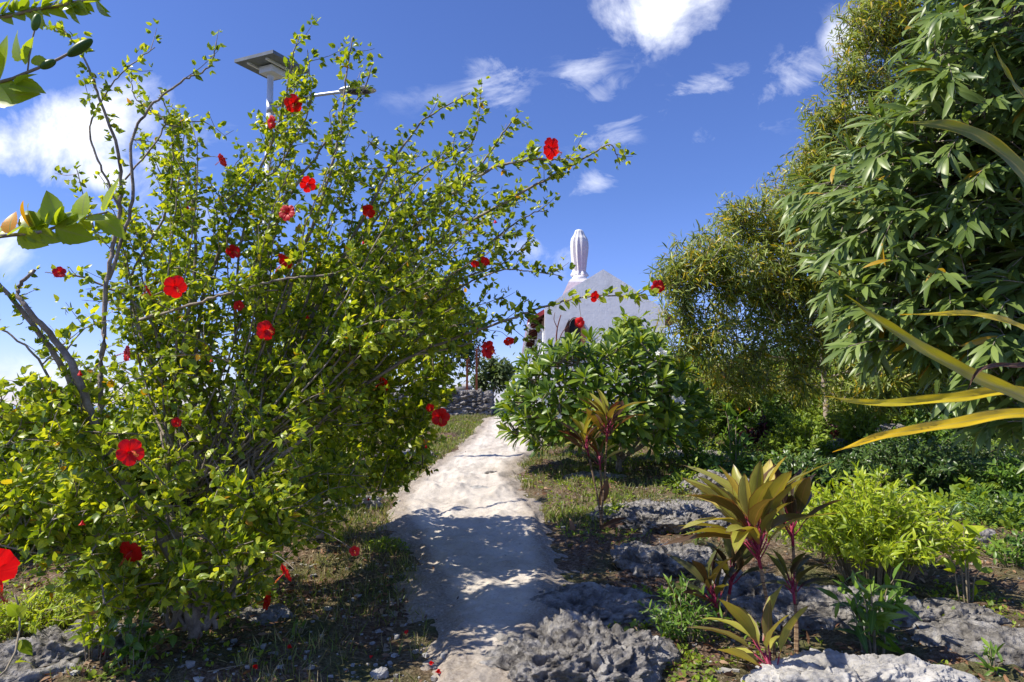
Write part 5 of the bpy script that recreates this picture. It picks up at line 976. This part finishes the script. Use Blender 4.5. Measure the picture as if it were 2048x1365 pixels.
# statue: veiled robed figure seen from behind (it faces away, +Y)
mb = MB(); zs0 = zt_ + .22; Hs = P(0, 459, SD + .9)[2] - zs0; nz, na = 70, 96
zz = np.linspace(0, 1, nz); prof = np.interp(zz, [0, .03, .07, .10, .2, .35, .5, .62, .72, .8, .86, .92, .96, .985, 1], [.40, .41, .35, .30, .325, .37, .41, .43, .425, .385, .285, .225, .20, .135, .02])
V = []; A = []
for i in range(nz):
    for j in range(na):
        a = j / na * 2 * math.pi; z = zz[i]
        fold = .055 * (1 - 2 * abs(math.sin(a * 5.5 + .7 * math.sin(z * 3)))) * (1 - .8 * z ** 5) * (.65 + .35 * math.sin(a * 3 + z * 2)) + .015 * math.sin(a * 23 + z * 4) * (1 - z)
        low = .03 * math.sin(a * 7 + 9) * (z < .09)
        rr = (prof[i] + (fold + low) * min(1, prof[i] / .2)) * (Hs / 2.35)
        y = math.sin(a) * rr * .72; x = math.cos(a) * rr
        if y > 0 and .5 < z < .78: y += .08 * math.exp(-(x / .12) ** 2)       # joined hands in front
        V.append((sx_ + x, SD + .9 + y, zs0 + z * Hs)); A.append((.5, 0, 0, 1))
i = np.arange(nz - 1)[:, None] * na; j = np.arange(na)[None]; j2 = (j + 1) % na
mb.add(V, [np.stack([i + j, i + j2, i + na + j2, i + na + j], -1).reshape(-1, 4), np.arange(na)[None, ::-1]], np.array(A)); o = mb.build('statue', M['statue'], loc=(sx_, SD + .9, zs0)); tag(o, 'white veiled robed statue seen from behind against the sky', 'statue')
# ------------------------------------------------------------------ dry stone wall
WD = 22.0; xw1 = P(981, 800, WD)[0]; xw0 = P(600, 800, WD)[0]; zt0 = P(0, 830, WD)[2] - .15; zt1 = P(0, 783, WD)[2]
root = empty('stone_wall', ((xw0 + xw1) / 2, WD + .5, zt0), 'low dry stone wall with a cement top at the far end of the path', 'wall')
mb = MB(); V_, Q_ = _cs[6]
def stones(x_a, x_b, y_a, y_b):
    L_ = math.hypot(x_b - x_a, y_b - y_a); z = zt0
    while z < zt1 - .03:
        h_ = R.uniform(.07, .11); s_ = 0
        while s_ < L_ - .02:
            w_ = R.uniform(.12, .3); w_ = min(w_, L_ - s_ + .03); c_ = np.array([x_a + (x_b - x_a) * (s_ + w_ / 2) / L_, y_a + (y_b - y_a) * (s_ + w_ / 2) / L_, z + h_ / 2 + R.normal() * .035])
            rx, ry = (w_ * .54, .12) if abs(x_b - x_a) > abs(y_b - y_a) else (.12, w_ * .54)
            W = V_ * [rx, ry, h_ * R.uniform(.5, .95)]; W = W * (1 + .6 * fbm(V_ * 1.3 + R.random() * 90, 2, 3))[:, None]; A = np.zeros((len(W), 4)); mb.add(c_ + W, [Q_], A); s_ += w_
        z += h_
stones(xw0, xw1, WD + .1, WD + .1); stones(xw1 - .1, xw1 - .1, WD, WD + 3.)
box(mb, ((xw0 + xw1) / 2 - .1, WD + 1.55, (zt0 + zt1) / 2 - .04), (xw1 - xw0 - .2, 2.9, zt1 - zt0 - .1)); mb.build('stones', M['stone'], root, smooth=False)
mb = MB(); box(mb, ((xw0 + xw1) / 2 - .25, WD + 1.6, zt1 + .0), (xw1 - xw0 - .5, 2.9, .10)); W = V_ * [.35, .35, .12]; mb.add(P(925, 775, WD + .8) + W + [0, 0, .0], [Q_]); mb.build('cement_top', M['cement'], root, smooth=False)
for (u, lb) in [(953, 'rusty iron post on the right end of the stone wall'), (934, 'thinner rusty post left of the first on the stone wall')]:
    p = P(u, 776, WD + .5); p[2] = zt1 + .04; mb = MB(); hh = P(u, 700 if u > 940 else 722, WD + .5)[2] - zt1; box(mb, p + [0, 0, hh / 2], (.07, .07, hh)); box(mb, p + [0, 0, .015], (.16, .16, .03)); box(mb, p + [.03, 0, hh * .78], (.16, .04, .04)); tube(mb, spl([p + [0, 0, hh * .5], p + [.09, 0, hh * .75], p + [.05, 0, hh + .08]], 6), .018, 6); o = mb.build('iron_post', M['rust'], loc=p, smooth=False); tag(o, lb, 'post', 'rusty posts on the stone wall')
# pale sandy yard behind the wall end
mb = MB(); Xy, Yy = np.meshgrid(np.linspace(-.6, 14, 50), np.linspace(24.0, 32, 40)); grid(mb, Xy, Yy, base_z(Xy, Yy) + .03 + .04 * fbm(xy0(Xy, Yy, .8), 3, 5)); o = mb.build('yard', M['sand']); o['kind'] = 'structure'
rock('limestone_rock', 1000, 806, .9, .4, .28, 'pale rock heap between the wall end and the frangipani', 'rockpale', 24, 61, .8, .1, 0, xy=(-.3, 25.5)); 
# ------------------------------------------------------------------ small loose things
for i, (u, v, lb) in enumerate([(812, 1278, 'fallen red flower on the dark ground just left of the path'), (868, 1338, 'fallen red flower at the bottom edge of the path, upper of two'), (871, 1358, 'crushed red flower at the bottom edge of the path, lower of two'), (978, 1198, 'single dark red flower lying in the middle of the shaded path'), (746, 1322, 'dark red petal heap on the litter left of the path'), (584, 1314, 'fallen red flower in the grass below the lowest blooms'), (210, 1322, 'red petals fallen beside the lower left rock'), (505, 1362, 'red flower fallen at the bottom edge left of centre')]):
    p = gpt(u, v, .035); rt = empty('fallen_flower', p, lb, 'flower', 'red flowers fallen on the ground'); f_ = flower(rt, p, rdir(1, .2)[0] * [1, 1, .5], .034 if i not in (4, 6) else .024, closed=True, name='petals')
mb = MB(); p = gpt(1985, 890, .03); Xb, Yb = np.meshgrid(np.linspace(-.14, .14, 9), np.linspace(-.1, .1, 7)); V = np.stack([Xb, Yb, .05 * fbm(xy0(Xb, Yb, 14), 2, 3)], -1) + p; mb2 = MB(); grid(mb2, V[..., 0], V[..., 1], V[..., 2]); o = mb2.build('litter_scrap', M['blue'], loc=p); tag(o, 'crumpled light blue plastic scrap in the shade at the right', 'litter')
for (u, v, an, lb) in [(1062, 873, 0, 'short dry stick lying across the far end of the path')]:
    pass
# grass, litter, pebbles
def scatter(n, x0_, x1_, y0_, y1_, dens):
    out = []; 
    while sum(len(o_) for o_ in out) < n:
        x = R.uniform(x0_, x1_, n * 2); y = y0_ + (y1_ - y0_) * R.random(n * 2) ** 1.5; x = x * (y + 1.2) / (y1_ + 1.2) if False else x
        ok = (np.abs(x) < y * .85 + .6) & (R.random(n * 2) < dens(x, y)); out.append(np.stack([x[ok], y[ok]], 1))
    return np.vstack(out)[:n]
def at_px(x, y): return PX(np.stack([x, y, base_z(x, y)], 1))
def gdens(x, y):
    pi = path_in(x, y); q = at_px(x, y); nz_ = fbm(xy0(x, y, 1.4), 3, 77)
    k = ((pi < .02) & (pi > -1.1)) * np.clip(.75 + nz_ * 1.3, 0, 1) + (pi <= -1.1) * np.clip(.08 + nz_ * .35, 0, .4)
    k = np.where((q[:, 0] > 1180) & (q[:, 1] > 960) & (q[:, 0] > 1260 - (q[:, 1] - 960) * .3), k * .10, k)
    k = np.where((q[:, 0] > 1020) & (q[:, 1] > 1120), k * .12, k)
    k = np.where((q[:, 0] < 820) & (q[:, 1] > 1150), k * .5, k)
    k = np.where((x > .8) & (y > 8.5), np.maximum(k, .35), k)
    return k
def blades(name, n, mat, h0, h1, label):
    g_ = scatter(n, -9, 13, 1.6, 26, gdens); x, y = g_[:, 0], g_[:, 1]; z = gz(x, y)
    mb = MB(); D = R.normal(size=(n, 3)) * .42 + [0, 0, 1.]; hh = R.uniform(h0, h1, n); putm(mb, T_BLADE, np.stack([x, y, z - .004], 1), D, unit(R.normal(size=(n, 3)) * [1, 1, .1]), hh, ws=.9 + 1.0 * (y > 8)); o = mb.build(name, M[mat]); o['kind'] = 'stuff'; tag(o, label, 'grass')
blades('grass', 85000, 'grass', .03, .11, 'short green grass growing along both verges of the path')
blades('dry_grass', 26000, 'drygrass', .03, .13, 'dry straw-coloured grass mixed into the path verges')
def cdens(x, y):
    pi = path_in(x, y); nz_ = fbm(xy0(x, y, .9), 3, 99); nz_ = nz_ + .5 * ((x > 1) & (y > 8)); return (pi < -.05) * np.clip(nz_ * 1.6, 0, 1) * np.where((x > 1.2) & (y < 5.2), .35, 1.)
g_ = scatter(12000, -9, 14, 2.2, 20, cdens); n = len(g_); k = 6; x = np.repeat(g_[:, 0], k) + R.normal(size=n * k) * .02; y = np.repeat(g_[:, 1], k) + R.normal(size=n * k) * .02; z = gz(x, y); D = R.normal(size=(n * k, 3)) + [0, 0, .8]
mb = MB(); putm(mb, T_OV, np.stack([x, y, z + R.random(n * k) * .03], 1), D, np.tile([0, 0, 1.], (n * k, 1)), R.uniform(.018, .05, n * k)); o = mb.build('ground_weeds', M['fern']); o['kind'] = 'stuff'; tag(o, 'tiny leafy weeds scattered over the soil between the rocks', 'ground cover')
def ldens(x, y):
    pi = path_in(x, y); nz_ = fbm(xy0(x, y, 1.), 3, 55); return np.where(pi < -.1, np.clip(.5 + nz_, .05, 1), .05) * np.where(y < 8, 1, .4)
g_ = scatter(16000, -6, 9, 2.2, 18, ldens); n = len(g_); x, y = g_[:, 0], g_[:, 1]; D = R.normal(size=(n, 3)) * [1, 1, .22]
mb = MB(); putm(mb, T_LEAF + T_LANCE, np.stack([x, y, gz(x, y) + R.uniform(.004, .03, n)], 1), D, unit(R.normal(size=(n, 3)) * .5 + [0, 0, 1.]), R.uniform(.025, .085, n)); o = mb.build('leaf_litter', M['dry']); o['kind'] = 'stuff'; tag(o, 'brown fallen leaves littering the soil on both sides', 'leaf litter')
def tdens(x, y): return (path_in(x, y) < -.3) * np.where((x > 1.5), 1., .25)
g_ = scatter(1500, -4, 8, 2.6, 12, tdens); mb = MB()
for x, y in g_: a = R.random() * 6.28; L_ = R.uniform(.05, .22); z = float(gz(x, y)); tube(mb, [(x, y, z + .012), (x + L_ * math.cos(a), y + L_ * math.sin(a), z + R.uniform(.01, .04))], R.uniform(.0015, .003), 4, cap=False)
o = mb.build('dry_twigs', M['twig']); o['kind'] = 'stuff'; tag(o, 'dry twigs strewn over the mulch and rocks', 'twigs')
def pdens(x, y): pi = path_in(x, y); return np.where(pi > 0, .05 + .5 * (pi < .15), .35) * np.where((x < 0) & (y < 7), 2., .8)
g_ = scatter(4200, -4, 6, 2.4, 13, pdens); mb = MB(); V_, Q_ = _cube = np.array([(x, y, z) for x in (-1, 1) for y in (-1, 1) for z in (-1, 1)], float), np.array([(0, 1, 3, 2), (4, 6, 7, 5), (0, 4, 5, 1), (2, 3, 7, 6), (0, 2, 6, 4), (1, 5, 7, 3)])
for x, y in g_: s_ = R.gamma(2., .0035) + .002; W = V_ * s_ * R.uniform(.5, 1.2, 3) * [1, 1, .6] * R.uniform(.6, 1.1, (8, 1)); a = R.random() * 6; W = W @ np.array([[math.cos(a), math.sin(a), 0], [-math.sin(a), math.cos(a), 0], [0, 0, 1]]); mb.add(W + [x, y, float(gz(x, y)) + s_ * .25 + (.028 if path_in(x, y) > .1 else 0)], [Q_])
o = mb.build('pebbles', M['rockpale'], smooth=False); o['kind'] = 'stuff'; tag(o, 'pale coral pebbles scattered on soil and path', 'pebbles')
